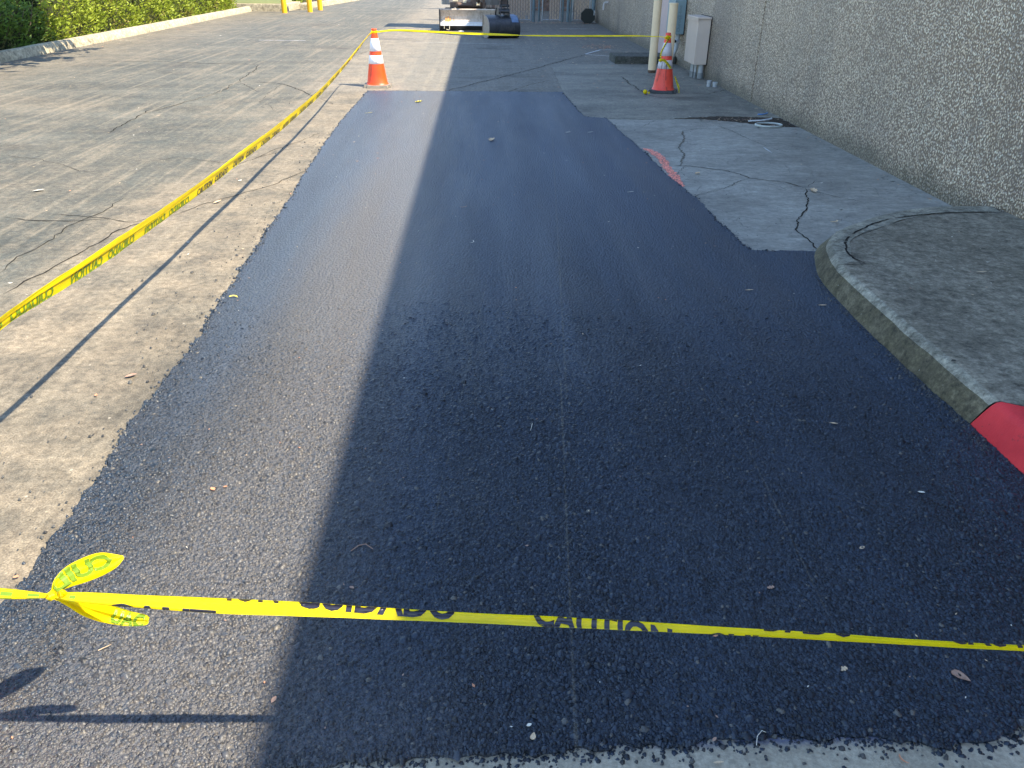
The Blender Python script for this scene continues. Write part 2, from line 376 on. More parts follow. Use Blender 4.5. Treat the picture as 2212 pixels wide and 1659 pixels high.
def make_wall():
    n = NM('exposed_aggregate'); st = n.map((1, 1, .72))
    wv = n.mix(.010, st, n.noise(40, 2, .5, st, col=True), 'ADD')
    d = n.vor(78, 'Distance', 'F1', wv); cc = n.vor(78, 'Color', 'F1', wv)
    c = n.ramp(cc, [(0, (.36, .25, .16)), (.25, (.60, .46, .31)), (.5, (.82, .66, .46)), (.7, (.50, .40, .31)), (.85, (.95, .82, .60)), (1, (.96, .90, .72))])
    mort = n.ramp(d, [(.36, 0), (.58, 1)])
    c = n.mix(mort, c, (.20, .145, .095))
    lg = n.noise(1.1, 5, .6); c = n.mix(n.math('MULTIPLY', n.ramp(lg, [(.48, 0), (.7, 1)]), .35), c, (.17, .15, .13))
    vs_ = n.ramp(n.noise(1.0, 6, .65, n.map((1, 1.6, .12))), [(.50, 0), (.66, 1)]); c = n.mix(n.math('MULTIPLY', vs_, .30), c, (.10, .09, .078))
    # grime column near the boxes and mossy splash zone at the foot
    xyz = n.sep(); y = xyz[1]; z = xyz[2]
    gcol = n.math('MULTIPLY', n.smooth(y, 10.6, 11.3), n.math('SUBTRACT', 1, n.smooth(y, 11.7, 12.2)))
    c = n.mix(n.math('MULTIPLY', gcol, .30), c, (.07, .07, .07))
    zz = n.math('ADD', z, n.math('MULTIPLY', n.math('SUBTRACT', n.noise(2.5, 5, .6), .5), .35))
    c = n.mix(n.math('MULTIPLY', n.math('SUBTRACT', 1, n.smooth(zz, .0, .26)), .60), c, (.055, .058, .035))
    h = n.ramp(d, [(0, 1), (.35, .8), (.62, 0)])
    return n.bsdf(c, .5, .5, n.bump(h, .010))
M_wall = make_wall()
M_dark = m_plain('dark_void', (.012, .012, .013), .8, .3)
M_crack = m_plain('crack_void', (.022, .02, .017), .95, .1, .4, 60)
M_crackfill = m_plain('crack_gravel', (.20, .18, .14), .9, .2, .5, 120)
M_white = m_plain('worn_white_paint', (.62, .63, .62), .6, .4, .15, 30, dirt=((.22, .22, .22), 40, .52, .6))
def make_spray():
    n = NM('orange_spray_paint'); c = n.ramp(n.noise(40, 4, .6), [(.3, (.88, .22, .15)), (.7, (.98, .36, .26))])
    n.bsdf(c, .7, .3); a = n.ramp(n.noise(70, 6, .75, n.map((1.6, .5, 1))), [(.40, 0), (.52, 1)]); n.L(a, n.b.inputs['Alpha']); return n.m
M_spray = make_spray()

# ================================================================ SETTING
# ---- ground sheet with its cracks, lines
def ribbon(mb, pts, wid, z, mi, jit=.02, seed=0, step=.05):
    rr = random.Random(seed); P = []
    for i in range(len(pts)-1):
        a = Vector((pts[i][0], pts[i][1])); b = Vector((pts[i+1][0], pts[i+1][1])); k = max(1, int((b-a).length/step))
        for j in range(k): P.append(a+(b-a)*(j/k))
    P.append(Vector(pts[-1][:2])); Q = []
    for i, p in enumerate(P):
        e = 0 if i in (0, len(P)-1) else 1
        Q.append(p+Vector((mnoise.noise(Vector((p.x*3, p.y*3, seed)))*jit*2+rr.uniform(-1, 1)*jit*.6, mnoise.noise(Vector((p.x*3, p.y*3, seed+9)))*jit*2+rr.uniform(-1, 1)*jit*.6))*e)
    vs = []
    for i, p in enumerate(Q):
        t = (Q[min(i+1, len(Q)-1)]-Q[max(i-1, 0)]); t = t.normalized() if t.length > 1e-6 else Vector((1, 0)); nn = Vector((-t.y, t.x))
        wv = wid*(.5+.5*rr.random()+.5*abs(mnoise.noise(Vector((p.x*5, p.y*5, 3))))); e = min(i, len(Q)-1-i)
        if e < 3 and jit > 0: wv *= (e+.3)/3.3
        vs += [(p.x-nn.x*wv/2, p.y-nn.y*wv/2, z), (p.x+nn.x*wv/2, p.y+nn.y*wv/2, z)]
    mb.add(vs, [(2*i, 2*i+2, 2*i+3, 2*i+1) for i in range(len(Q)-1)], mi)
def pxl(pts, z=0): return [G(x, y, z) for x, y in pts]
g = MB()
g.add([(-250, -120, 0), (250, -120, 0), (250, 350, 0), (-250, 350, 0)], [(0, 1, 2, 3)], 0)
crk = [  # sunny side
 ([(0, 468), (60, 474), (170, 478), (250, 470)], .010), ([(0, 590), (60, 545), (150, 490), (210, 462), (270, 425)], .010), ([(75, 460), (110, 462), (200, 468), (290, 480), (400, 455)], .008),
 ([(0, 640), (70, 600), (160, 555), (240, 505), (330, 470), (420, 420)], .012), ([(290, 355), (380, 340), (470, 352), (560, 340), (640, 318)], .008),
 ([(210, 132), (330, 133), (450, 137), (560, 140)], .030), ([(560, 140), (545, 155), (520, 172), (515, 178)], .02), ([(515, 178), (470, 200), (420, 216), (330, 240), (300, 250)], .012),
 ([(540, 177), (600, 180), (640, 190), (665, 203), (690, 212)], .022), ([(690, 212), (720, 225), (790, 232)], .010), ([(660, 370), (590, 400), (500, 425), (430, 445), (370, 470)], .010),
 ([(440, 385), (530, 350), (600, 322), (700, 285)], .008), ([(610, 180), (560, 220), (600, 240)], .006), ([(0, 335), (90, 345), (180, 372), (240, 370)], .008), ([(230, 290), (300, 250), (330, 235)], .02),
 ([(515, 178), (545, 192), (560, 200)], .012), ([(730, 130), (770, 120), (800, 108)], .01),
 # shaded far part
 ([(962, 197), (1030, 180), (1100, 163), (1185, 140), (1250, 122), (1290, 112)], .022), ([(1090, 200), (1140, 185), (1190, 173)], .013), ([(960, 148), (1080, 148), (1150, 149)], .010),
 ([(893, 185), (960, 190)], .006), ([(930, 92), (960, 96), (1080, 97)], .008), ([(1195, 139), (1310, 140)], .012)]
for i, (p, wd) in enumerate(crk): ribbon(g, pxl(p), wd*.75, .003, 1, .02, i, .06)
ribbon(g, pxl([(520, 172), (500, 185), (470, 200), (420, 216), (330, 240), (290, 252)]), .012, .0045, 2, .02, 77)
for p, wd in [([(1265, 117), (1297, 108)], .07), ([(1297, 108), (1320, 108)], .055), ([(1265, 118), (1322, 122)], .06), ([(1210, 62), (1268, 63)], .07), ([(900, 91), (1110, 96)], .03), ([(560, 87), (660, 88)], .05), ([(1088, 58), (1098, 62)], .05)]:
    ribbon(g, pxl(p), wd*.7, .004, 3, 0, 5, .1)
ground = tag(g.build('ground', [M_ground, M_crack, M_crackfill, M_white]), 'old grey asphalt parking lot with tan dust and cracks', kind='structure')

# ---- shaded old asphalt beyond the trench
WX = 3.30
far_p = [G(960, 196), G(1222, 200), G(1190, 139), G(1312, 139), (2.2, 14.7), (WX, 14.7), (WX, 24.6), (-.5, 24.6)]
dk_p = [(1.06, 10.7), G(1190, 139), G(1312, 139), (2.2, 14.2), (WX+.05, 14.2), (WX+.05, 8.25), G(1640, 262), G(1310, 257), (1.10, 8.70), (1.0, 9.6)]
m = MB(); m.slab(jag(dk_p, .06, .012, seed=3), -.01, .004)
ribbon(m, pxl([(1340, 165), (1360, 180), (1395, 205), (1430, 213), (1520, 213)], .004), .014, .008, 1, .02, 21)
ribbon(m, pxl([(1520, 205), (1560, 196), (1600, 190)], .004), .012, .008, 1, .03, 22)
tag(m.build('pavement', [M_slab2, M_crack]), 'rough dark asphalt square under the shaded cone', kind='structure')
sl_p = [G(1310, 258), (WX+.05, 8.62), (WX+.05, 4.4), (1.9, 4.25), G(1620, 547), (1.3, 6.2)]
m = MB(); m.slab(jag([(1.25, 8.66), (2.6, 8.62), (WX+.05, 8.28), (WX+.05, 4.2), (1.75, 4.2), (1.40, 4.28), (1.25, 6)], .05, .008, seed=4), -.01, .006)
for i, (p, wd) in enumerate([
 ([(1475, 283), (1478, 300), (1470, 318), (1476, 335), (1468, 358)], .020), ([(1440, 357), (1500, 360), (1560, 368), (1620, 385), (1700, 395), (1740, 408)], .014),
 ([(1740, 408), (1745, 430), (1740, 450), (1722, 478), (1720, 500), (1745, 515), (1758, 530), (1768, 546)], .014), ([(1745, 440), (1765, 442), (1775, 446)], .010),
 ([(1620, 385), (1590, 395), (1560, 408), (1530, 412)], .008), ([(1740, 408), (1800, 425), (1880, 440)], .008), ([(1385, 275), (1420, 260), (1480, 262), (1560, 275), (1640, 310), (1700, 330)], .006),
 ([(1475, 283), (1520, 278), (1590, 285)], .006), ([(1560, 408), (1500, 425), (1480, 440)], .006), ([(1740, 408), (1760, 392), (1790, 400)], .006), ([(1480, 358), (1460, 385), (1440, 395)], .005)]):
    ribbon(m, pxl(p, .006), wd*.75, .010, 1, .014, 40+i, .03)
ribbon(m, pxl([(1475, 283), (1478, 300), (1470, 318), (1476, 335), (1468, 358)], .006), .010, .0115, 3, .014, 40, .03)
ribbon(m, pxl([(1388, 321), (1408, 328), (1424, 341), (1438, 356), (1451, 375), (1462, 392), (1470, 407)], .006), .085, .0105, 2, .010, 60, .02)
ribbon(m, pxl([(1648, 318), (1668, 332)], .006), .02, .0105, 4, .004, 61, .05)
tag(m.build('pavement', [M_slab, M_crack, M_spray, M_crackfill, M_white]), 'blue grey cracked old asphalt slab with an orange spray mark', kind='structure')
m = MB(); m.slab(jag([(-.9, 10.66), (1.06, 10.70), tuple(G(1190, 139)[:2]), (2.2, 14.2), (WX+.05, 14.2), (WX+.05, 24.9), (-.9, 24.9)], .5, .002, seed=5), -.01, .0022)
# (kept thin and flush: the same old lot, resealed) -- left edge fades under dust, so it is not drawn as a separate colour

# ---- fresh asphalt patch
outer = [G(795, 198), G(1215, 201), G(1232, 222), G(1262, 254), G(1308, 258), G(1345, 290), G(1400, 338), G(1440, 380), G(1500, 428), G(1560, 490), G(1618, 545), G(1770, 548), (1.98, 4.2), (1.85, 3.9), (1.80, 3.5), (1.80, 2.6), (1.82, 2.2), (1.86, 1.6), (1.9, 1.13)]
outer = [tuple(p[:2]) for p in outer]
bot = [G(2212, 1578), G(2050, 1618), G(1920, 1600), G(1700, 1592), G(1500, 1612), G(1300, 1622), G(1050, 1632), G(850, 1648), G(640, 1650), G(560, 1680)]
left = [(-.55, .72), (-1.35, .72), (-1.30, 1.25), G(60, 1255), G(110, 1180), G(165, 1110), G(240, 990), G(300, 900), G(370, 810), G(400, 775), G(450, 700), G(520, 590), G(570, 515), G(620, 440), G(680, 345), G(735, 265)]
outer += [tuple(p[:2]) for p in bot+left]
OUT = jag(outer, .02, .011, seed=8, fine=.75)
PATCH = [G(0, 0)]
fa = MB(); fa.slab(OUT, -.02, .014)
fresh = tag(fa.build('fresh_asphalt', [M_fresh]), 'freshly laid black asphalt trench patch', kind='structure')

def rocks(P, size, zc, flat=.6, seed=1):
    """P (n,2); angular six-sided crushed stones"""
    r = np.random.default_rng(seed); n = len(P); size = np.asarray(size)*np.ones(n)
    k = 6; ang = np.linspace(0, 2*np.pi, k, endpoint=False)[None]+r.uniform(0, 6.28, (n, 1))+r.normal(0, .22, (n, k))
    r0 = size[:, None]*(.5+r.uniform(-.14, .14, (n, k))); r1 = r0*r.uniform(.42, .78, (n, k))
    asp = r.uniform(.6, 1, (n, 1)); th = r.uniform(0, np.pi, (n, 1))
    def pl(rad, a):
        x = np.cos(a)*rad; y = np.sin(a)*rad*asp
        return x*np.cos(th)-y*np.sin(th), x*np.sin(th)+y*np.cos(th)
    x0, y0 = pl(r0, ang); x1, y1 = pl(r1, ang+.15)
    h = size*flat*r.uniform(.5, 1.1, n); tilt = r.normal(0, .28, (n, 2))
    V = np.zeros((n, 13, 3))
    V[:, :6, 0] = x0; V[:, :6, 1] = y0; V[:, :6, 2] = -.3*h[:, None]
    V[:, 6:12, 0] = x1; V[:, 6:12, 1] = y1; V[:, 6:12, 2] = (h[:, None]*.55+x1*tilt[:, :1]+y1*tilt[:, 1:])
    V[:, 12, 2] = h*.62
    V[:, :, 0] += P[:, None, 0]; V[:, :, 1] += P[:, None, 1]; V[:, :, 2] += np.asarray(zc).reshape(-1, 1) if np.ndim(zc) else zc
    base = []
    for i in range(6):
        j = (i+1) % 6; base += [(i, j, 6+j), (i, 6+j, 6+i), (6+i, 6+j, 12)]
    Fc = (np.array(base)[None]+13*np.arange(n)[:, None, None]).reshape(-1, 3)
    return V.reshape(-1, 3), Fc
def merge_into(name, parts, mats, **k):
    Vs, Fs, Ms, o = [], [], [], 0
    for V, Fc, mi in parts: Vs.append(V); Fs.append(Fc+o); Ms.append(np.full(len(Fc), mi)); o += len(V)
    return npmesh(name, np.concatenate(Vs), np.concatenate(Fs), mats, np.concatenate(Ms), **k)
# stone texture of the near part of the patch (joined with it as its surface)
d = .0088
gx, gy = np.meshgrid(np.arange(-1.5, 2.0, d), np.arange(.95, 3.6, d)); P = np.stack([gx.ravel(), gy.ravel()], 1)
P += rng.uniform(-.5, .5, P.shape)*d
keep = rng.random(len(P)) < np.clip(1.0-(P[:, 1]-2.4)/1.2, 0, 1)
# only what the frame and a step to the side of it can see
keep &= (np.abs(P[:, 0]-.0) < .62*P[:, 1]+.55) & inside(P, OUT)
P = P[keep]; cl = np.array([mnoise.noise(Vector((x*2.3, y*2.3, 0))) for x, y in P])
sz = .0118*(1+.25*cl)*np.exp(rng.normal(0, .28, len(P))); fade = np.clip(1.0-(P[:, 1]-2.2)/1.4, .25, 1)
V, Fc = rocks(P, sz, .0128+sz*.02-(1-fade)*.002, .42, 2)
# ragged edge stones
ed = []; po = np.array(OUT)
for i in range(len(po)):
    a = po[i]
    if a[1] < 5.0:
        nr = 5 if a[1] < 1.3 else 3
        if a[1] < 1.3 and a[0] > -.5: nr = 12
        sp = .035 if (a[1] < 1.3 and a[0] > -.6) else .012
        for _ in range(nr): ed.append(a+rng.normal(0, sp, 2)*np.array([1, .45 if a[1] < 1.3 else 1]))
    elif rng.random() < .8: ed.append(a+rng.normal(0, .01, 2))
ed = np.array(ed); ed = ed[(ed[:, 0] < 1.76) | (ed[:, 1] > 4.3)]; es = .0105*np.exp(rng.normal(0, .3, len(ed))); es[ed[:, 1] > 3] *= 1.25
ez = np.where(inside(ed, OUT), .014, .003)
V2, F2 = rocks(ed, es, ez, .6, 3)
st = merge_into('asphalt_stones', [(V, Fc, 0), (V2, F2, 0)], [M_stone])
tag(st, 'crushed black stones of the fresh asphalt surface', kind='stuff')
# loose crumbs on the concrete apron and on the old paving beside the trench
n1 = 420; Q = np.stack([rng.uniform(-.5, 1.9, n1), 1.085-np.abs(rng.normal(0, .035, n1))], 1)
n2 = 500; t = rng.uniform(1.2, 8, n2); Q2 = np.stack([-1.27-np.abs(rng.exponential(.14, n2))-.012*(t-2), t], 1)
n3 = 160; t = rng.uniform(4.3, 8.5, n3); Q3 = np.stack([1.56-(t-4.3)*.05+rng.exponential(.10, n3), t], 1)
n4 = 150; Q4 = np.stack([rng.uniform(-7, 3, n4), rng.uniform(2, 20, n4)], 1); Q4 = Q4[~inside(Q4, OUT)]
V, Fc = rocks(np.concatenate([Q, Q2, Q3, Q4]), .007*np.exp(rng.normal(0, .35, n1+n2+n3+len(Q4))), .006, .6, 5)
tag(npmesh('gravel', V, Fc, [M_gravel]), 'scattered gravel crumbs beside the fresh asphalt', kind='stuff')

# ---- concrete apron at the very front
m = MB(); m.slab([(-.62, .35), (3.2, .35), (3.2, 1.14), (-.62, 1.14)], -.02, .004)
tag(m.build('concrete_apron', M_apron), 'pale concrete strip with blue paint specks at the near edge', kind='structure')

# ---- kerb island on the right
top = [(3.28, 4.80), (2.924, 4.795), (2.679, 4.722), (2.45, 4.597), (2.203, 4.413), (2.06, 4.275), (1.935, 4.081), (1.868, 3.873), (1.833, 3.681), (1.825, 3.45), (1.820, 3.233), (1.817, 2.9), (1.817, 2.62), (1.816, 2.305)]
botm = [(3.30, 4.93), (2.93, 4.92), (2.64, 4.845), (2.38, 4.70), (2.12, 4.49), (1.96, 4.30), (1.857, 4.06), (1.79, 3.83), (1.765, 3.62), (1.755, 3.42), (1.750, 3.2), (1.748, 2.9), (1.752, 2.62), (1.766, 2.335)]
def refine(a, k=4):
    a = np.array(a); n = len(a); out = []
    for i in range(n-1):
        p0, p1, p2, p3 = a[max(i-1, 0)], a[i], a[i+1], a[min(i+2, n-1)]
        for j in range(k):
            t = j/k; out.append(.5*((2*p1)+(-p0+p2)*t+(2*p0-5*p1+4*p2-p3)*t*t+(-p0+3*p1-3*p2+p3)*t**3))
    out.append(a[-1]); return np.array(out)
T = refine(top); B = refine(botm); KH = .13
def kerb_strip(name, T, B, mats, label, seed):
    n = len(T); mid = []
    nrm = np.zeros((n, 2))
    for i in range(n):
        d = T[i]-B[i]; nrm[i] = d/np.linalg.norm(d)
    rows = []
    def J(i, z, s): return mnoise.noise(Vector((B[i][0]*9, B[i][1]*9, z*20+seed)))*s
    for off, z in ((0, -.02), (.002, .02), (0, .07), (0, KH-.028), (.006, KH-.010), (.022, KH-.001), (.075, KH), (.150, KH)):
        row = []
        for i in range(n):
            if off < .01 and z < KH-.011:
                f = max(0, z)/(KH); p = B[i]*(1-f)+T[i]*f - nrm[i]*.006; j = J(i, z, .006)
            else: p = T[i]+nrm[i]*(off-.012); j = J(i, z, .003)
            row.append((*(p+nrm[i]*j), z+(J(i, z+5, .003) if .02 < z else 0)))
        rows.append(row)
    mb = MB(); vs = [p for r in rows for p in r]; fs = []; mi = []
    for r in range(len(rows)-1):
        for i in range(n-1):
            fs.append((r*n+i, r*n+i+1, (r+1)*n+i+1, (r+1)*n+i)[::-1])
        mi += [0 if r < 3 else (1 if (r < 5 or B[i][1] > 3.62 or len(mats) == 2) else 2) for i in range(n-1)]
    mb.add(vs, fs); mb.mi = mi
    o = mb.build(name, mats, smooth=True); tag(o, label, kind='structure'); return [r[-1] for r in rows[-1:]][0], rows[-1]
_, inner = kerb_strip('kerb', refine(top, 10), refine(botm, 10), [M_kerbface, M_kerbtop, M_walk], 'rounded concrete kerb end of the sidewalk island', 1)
rt = np.array([(1.816+.004*0, 2.298), (1.822, 2.0), (1.83, 1.6), (1.84, 1.0), (1.84, .2), (1.84, -3)]); rb = rt-np.array([.055, 0])
rb[0] = (1.766, 2.330)
_, inner2 = kerb_strip('kerb', refine(rt, 30), refine(rb, 30), [M_red, M_red], 'red painted kerb joining the grey kerb', 2)
walk = [p[:2] for p in inner]+[(1.955, 2.2), (1.985, -3), (WX+.05, -3), (WX+.05, 4.66)]
m = MB(); m.slab(walk, .02, KH-.003)
# the groove behind the rounded kerb
gr = [(1.968, 3.72), (1.945, 3.85), (1.985, 4.0), (2.06, 4.14), (2.2, 4.30), (2.4, 4.46), (2.65, 4.58), (2.95, 4.65), (3.2, 4.66)]
ribbon(m, refine(gr, 3), .013, KH+.0015, 1, .006, 5, .02)
ribbon(m, [(1.80, 3.70), (1.90, 3.705), (1.965, 3.70)], .006, KH+.0025, 1, .003, 6, .02)
tag(m.build('sidewalk', [M_walk, M_crack]), 'dark weathered sidewalk behind the kerb', kind='structure')
# debris-moss line along the kerb foot
n = 700; ii = rng.integers(0, len(B)-1, n); tt = rng.random((n, 1)); Q = B[ii]*(1-tt)+B[ii+1]*tt; Q[:, 0] -= np.abs(rng.normal(.012, .014, n)); Q = Q[Q[:, 1] < 3.9]
n = 260; Qb = np.stack([rng.normal(1.735, .014, n), rng.uniform(2.15, 2.9, n)], 1); Q = np.concatenate([Q, Qb, Qb+.01])
V, Fc = rocks(Q, .006*np.exp(rng.normal(0, .35, len(Q))), .015, .6, 9)
tag(npmesh('gravel', V, Fc, [M_gravel]), 'pale crumbs of grout and gravel along the kerb foot', kind='stuff')

# ---- left kerb and planter bed
def longkerb(x, y0, y1, h, wdt, label, endround=True):
    m = MB(); N = 60; rows = []
    prof = [(0, -.02), (0.0, .02), (-.03, h-.025), (-.042, h-.006), (-.06, h), (-wdt, h), (-wdt-.005, 0)]
    for i in range(N+1):
        y = y0+(y1-y0)*i/N
        rows.append([(x+p[0]+mnoise.noise(Vector((0, y*1.2, 0)))*.012, y, p[1]+(mnoise.noise(Vector((3, y*1.5, 0)))*.006 if p[1] > .02 else 0)) for p in prof])
    k = len(prof); vs = [p for r in rows for p in r]; fs = []
    for i in range(N):
        for j in range(k-1): fs.append((i*k+j, (i+1)*k+j, (i+1)*k+j+1, i*k+j+1))
    fs.append(tuple(range(k))); fs.append(tuple(range(N*k, N*k+k))[::-1]); m.add(vs, fs)
    return tag(m.build('kerb', M_kerbsun, smooth='auto'), label, kind='structure')
longkerb(-7.70, 4, 28.85, .15, .17, 'tan concrete kerb along the hedge')
M_soil = m_plain('planting_soil', (.07, .05, .035), .95, .1, .4, 30, bumpd=.02)
m = MB(); m.add([(-40, 3, .09), (-7.8, 3, .09), (-7.8, 28.6, .09), (-40, 28.6, .09)], [(0, 1, 2, 3)])
tag(m.build('planting_bed', M_soil), 'bare soil planting bed under the hedge', kind='structure')
# kerb beyond the transformer
kx = [G(700, 18), G(760, 8)]
m = MB(); a = np.array([-6.55, 30.9]); b = np.array([-4.4, 52.0])
m.slab([(-9.5, 30.9), (-6.35, 30.9), (-5.9, 33.5), (-4.6, 47), (-4.85, 47), (-6.15, 33.6), (-6.6, 31.15), (-9.5, 31.15)][::-1], -.02, .16)
tag(m.build('kerb', M_kerbsun), 'far tan kerb beyond the yellow posts', kind='structure')
m = MB(); m.slab([(-9.5, 31.15), (-6.6, 31.15), (-6.15, 33.6), (-4.85, 47), (-40, 47), (-40, 31.15)][::-1], -.02, .12)
tag(m.build('planting_bed', M_soil), 'reddish planting bed beyond the yellow posts', kind='structure')

# ================================================================ BUILDING
WH = 4.97
bld = empty('building', (3.3, 5, 0), 'long building wall of exposed pebble aggregate on the right', 'building')
def bpart(mb, name, mats, label=None, smooth=False):
    o = mb.build(name, mats, smooth=smooth); o.parent = bld; o.location = (-3.3, -5, 0)
    if label: o['label'] = label
    return o
seams = [-9, -1.0, 9.87, 15.9, 21.2, 27.2, 33.0]
for i in range(len(seams)-1):
    m = MB(); y0, y1 = seams[i]+.013, seams[i+1]-.013
    # panel with a rounded arris at the joints
    prof = [(WX+.05, y0), (WX+.012, y0), (WX+.003, y0+.004), (WX, y0+.012), (WX, y1-.012), (WX+.003, y1-.004), (WX+.012, y1), (WX+.05, y1)]
    m.add([(x, y, -.05) for x, y in prof]+[(x, y, WH) for x, y in prof], [(j, j+8, j+9, j+1) for j in range(7)])
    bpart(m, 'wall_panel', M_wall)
m = MB(); m.box(WX+.05, WX+9, -9, 33, -.05, WH-.06); bpart(m, 'core_wall', M_dark)
M_cap = m_plain('roof_cap_metal', (.25, .22, .18), .5)
m = MB(); m.box(WX-.02, WX+9.02, -9.02, 33.02, WH, WH+.09, bev=.01); bpart(m, 'roof_edge', M_cap)
M_roof = m_plain('roof_membrane', (.30, .30, .29), .9)
m = MB(); m.box(WX+.1, WX+8.8, -8.9, 32.9, WH-.0, WH+.04); 

# pink panel on the wall behind the bollards (a door leaf with its frame)
M_pink = m_plain('faded_pink_paint', (.50, .37, .33), .6, .4, .08, 6, dirt=((.20, .17, .15), 8, .6, .4))
M_galv = m_plain('galvanised_steel', (.42, .43, .43), .45, .5, .15, 25, metal=.5)
dr = empty('metal_door', (WX, 15.8, 0), 'faded pink flush metal door in the wall behind the pale bollards', 'door')
m = MB(); m.box(-.022, .03, -.95, .0, .03, 2.1, bev=.003); m.build('leaf', M_pink, dr)
m = MB(); m.box(-.035, .03, .0, .07, .0, 2.17); m.box(-.035, .03, -1.02, -.95, .0, 2.17); m.box(-.035, .03, -.95, .0, 2.10, 2.17); m.build('frame', M_pink, dr)
m = MB(); m.box(-.06, -.035, -.0, .07, .62, .80, bev=.004); m.build('latch', m_plain('black_steel', (.02, .02, .022), .5), dr)

# ---- tan utility box
M_tan = m_plain('tan_enamel', (.56, .46, .38), .5, .45, .05, 4, dirt=((.30, .25, .21), 7, .62, .35))
M_pvc = m_plain('grey_pvc', (.36, .38, .38), .5, .45, .1, 20)
M_pvcd = m_plain('dark_grey_pvc', (.20, .215, .215), .5, .45, .15, 20)
ub = empty('utility_box', (3.2, 12.3, .2), 'tall tan metal utility box on the pebble wall', 'utility box')
def loc(mb, name, mats, root, smooth=False, label=None):
    o = mb.build(name, mats, smooth=smooth); o.parent = root; o.location = [-c for c in root.location]
    if label: o['label'] = label
    return o
m = MB(); m.box(3.10, 3.285, 12.055, 12.67, .20, .80, bev=.005); loc(m, 'body', M_tan, ub)
m = MB(); m.box(3.085, 3.29, 12.04, 12.685, .803, .833, bev=.006); m.box(3.085, 3.0995, 12.04, 12.685, .775, .803); loc(m, 'lid', M_tan, ub)
m = MB(); m.box(3.285, 3.32, 12.06, 12.66, .19, .84); loc(m, 'back_plate', M_dark, ub)
for k, (x, y, r) in enumerate([(3.235, 12.13, .038), (3.17, 12.19, .018), (3.15, 12.27, .018), (3.15, 12.35, .018)]):
    m = MB(); m.tube([(x, y, .0), (x, y, .20)], r, 16, 0, False); m.tube([(x, y, .0), (x, y, .085)], r*1.18, 16, 1); loc(m, 'conduit', [M_pvc, M_pvcd], ub, 'auto')
# ---- blue-grey box
M_blue = m_plain('blue_grey_enamel', (.19, .27, .29), .5, .45, .05, 5)
eb = empty('electrical_box', (3.2, 13.9, .49), 'blue grey electrical box on the wall beside the pale bollard', 'electrical box')
m = MB(); m.box(3.12, 3.285, 13.65, 14.15, .49, .99, bev=.006); loc(m, 'body', M_blue, eb)
m = MB(); m.box(3.105, 3.118, 13.64, 14.16, .485, .995, bev=.003); loc(m, 'door', M_blue, eb)
m = MB(); m.box(3.285, 3.32, 13.66, 14.14, .48, 1.0); loc(m, 'back_plate', M_dark, eb)
m = MB(); m.tube([(3.21, 13.72, .49), (3.21, 13.72, .39)], .036, 16); m.tube([(3.21, 13.70, .40), (3.21, 13.70, .36)], .05, 16); m.tube([(3.15, 13.66, .39), (3.15, 13.60, .39)], .022, 10, 1)
m.tube([(3.21, 13.70, .37), (3.19, 13.68, .27), (3.14, 13.62, .17), (3.09, 13.56, .10), (3.07, 13.54, .0)], .030, 16)
m.tube([(3.205, 13.695, .35), (3.19, 13.68, .27)], .036, 16); m.tube([(3.10, 13.57, .12), (3.09, 13.56, .09)], .037, 16)
loc(m, 'conduit', [M_pvc, M_dark], eb, 'auto')
# vertical lettering scratched on its near side
def text_mesh(txt, size=1.0, bold=.0, sub=True):
    cu = bpy.data.curves.new('lettering', 'FONT'); cu.body = txt; cu.size = size; cu.offset = bold; cu.resolution_u = 3
    ob = bpy.data.objects.new('lettering', cu); COL.objects.link(ob)
    dg = bpy.context.evaluated_depsgraph_get(); me = bpy.data.meshes.new_from_object(ob.evaluated_get(dg))
    bpy.data.objects.remove(ob)
    V = np.array([v.co[:] for v in me.vertices]); Fc = [tuple(p.vertices) for p in me.polygons]; bpy.data.meshes.remove(me)
    return V, Fc
V, Fc = text_mesh('Duro@-line', .075); M_ink = m_plain('faded_ink', (.10, .15, .17), .6)
m = MB(); m.add([(3.22-v[1], 13.6485, .53+v[0]*1.05) for v in V], Fc); loc(m, 'lettering', M_ink, eb)

# ---- small pipes
sp = empty('pipe_stub', (3.18, 11.27, 0), 'pair of short grey pipe stubs at the foot of the wall', 'pipe')
m = MB(); m.tube([(-.035, 0, 0), (-.035, 0, .075)], .030, 16); m.tube([(-.035, 0, .05), (-.035, 0, .082)], .034, 16); m.build('cap', M_pvc, sp, 'auto')
m = MB(); m.tube([(.035, -.05, 0), (.035, -.05, .06)], .030, 16); m.tube([(.035, -.05, .04), (.035, -.05, .068)], .035, 16); m.build('cap', M_pvc, sp, 'auto')
m = MB(); p = PXp(1300, 16, WX)
m.tube([(WX+.02, 22.3, .62), (WX-.07, 22.3, .62), (WX-.10, 22.3, .60), (WX-.115, 22.3, .56), (WX-.115, 22.3, .44)], .022, 12)
tag(m.build('bent_pipe', m_plain('pale_pipe', (.55, .50, .47), .5), smooth='auto'), 'small bent pale pipe sticking out of the far wall', 'pipe')
m = MB()
ring = [(.135*math.cos(a), .11*math.sin(a)) for a in np.linspace(0, 2*math.pi, 40, endpoint=False)]
rr_ = [(x+3.0, y+8.29, .016) for x, y in ring]; m.tube(rr_+[rr_[0], rr_[1]], .011, 8, 0, False)
cr = tag(m.build('cleanout_ring', m_plain('pale_plastic', (.40, .42, .38), .5), smooth=True), 'pale oval drain ring on the paving at the foot of the wall', 'drain')
m = MB(); m.lathe([(.0, .008), (.125, .008)], (3.0, 8.29, 0), 32); o = m.build('drain_hole', M_dark, cr)
m = MB(); a = G(1600, 266, .02); b = G(1680, 258, .03)
m.tube([(2.86, 8.53, .012), (3.0, 8.56, .012), (3.11, 8.62, .016), (3.15, 8.65, .02)], .010, 8)
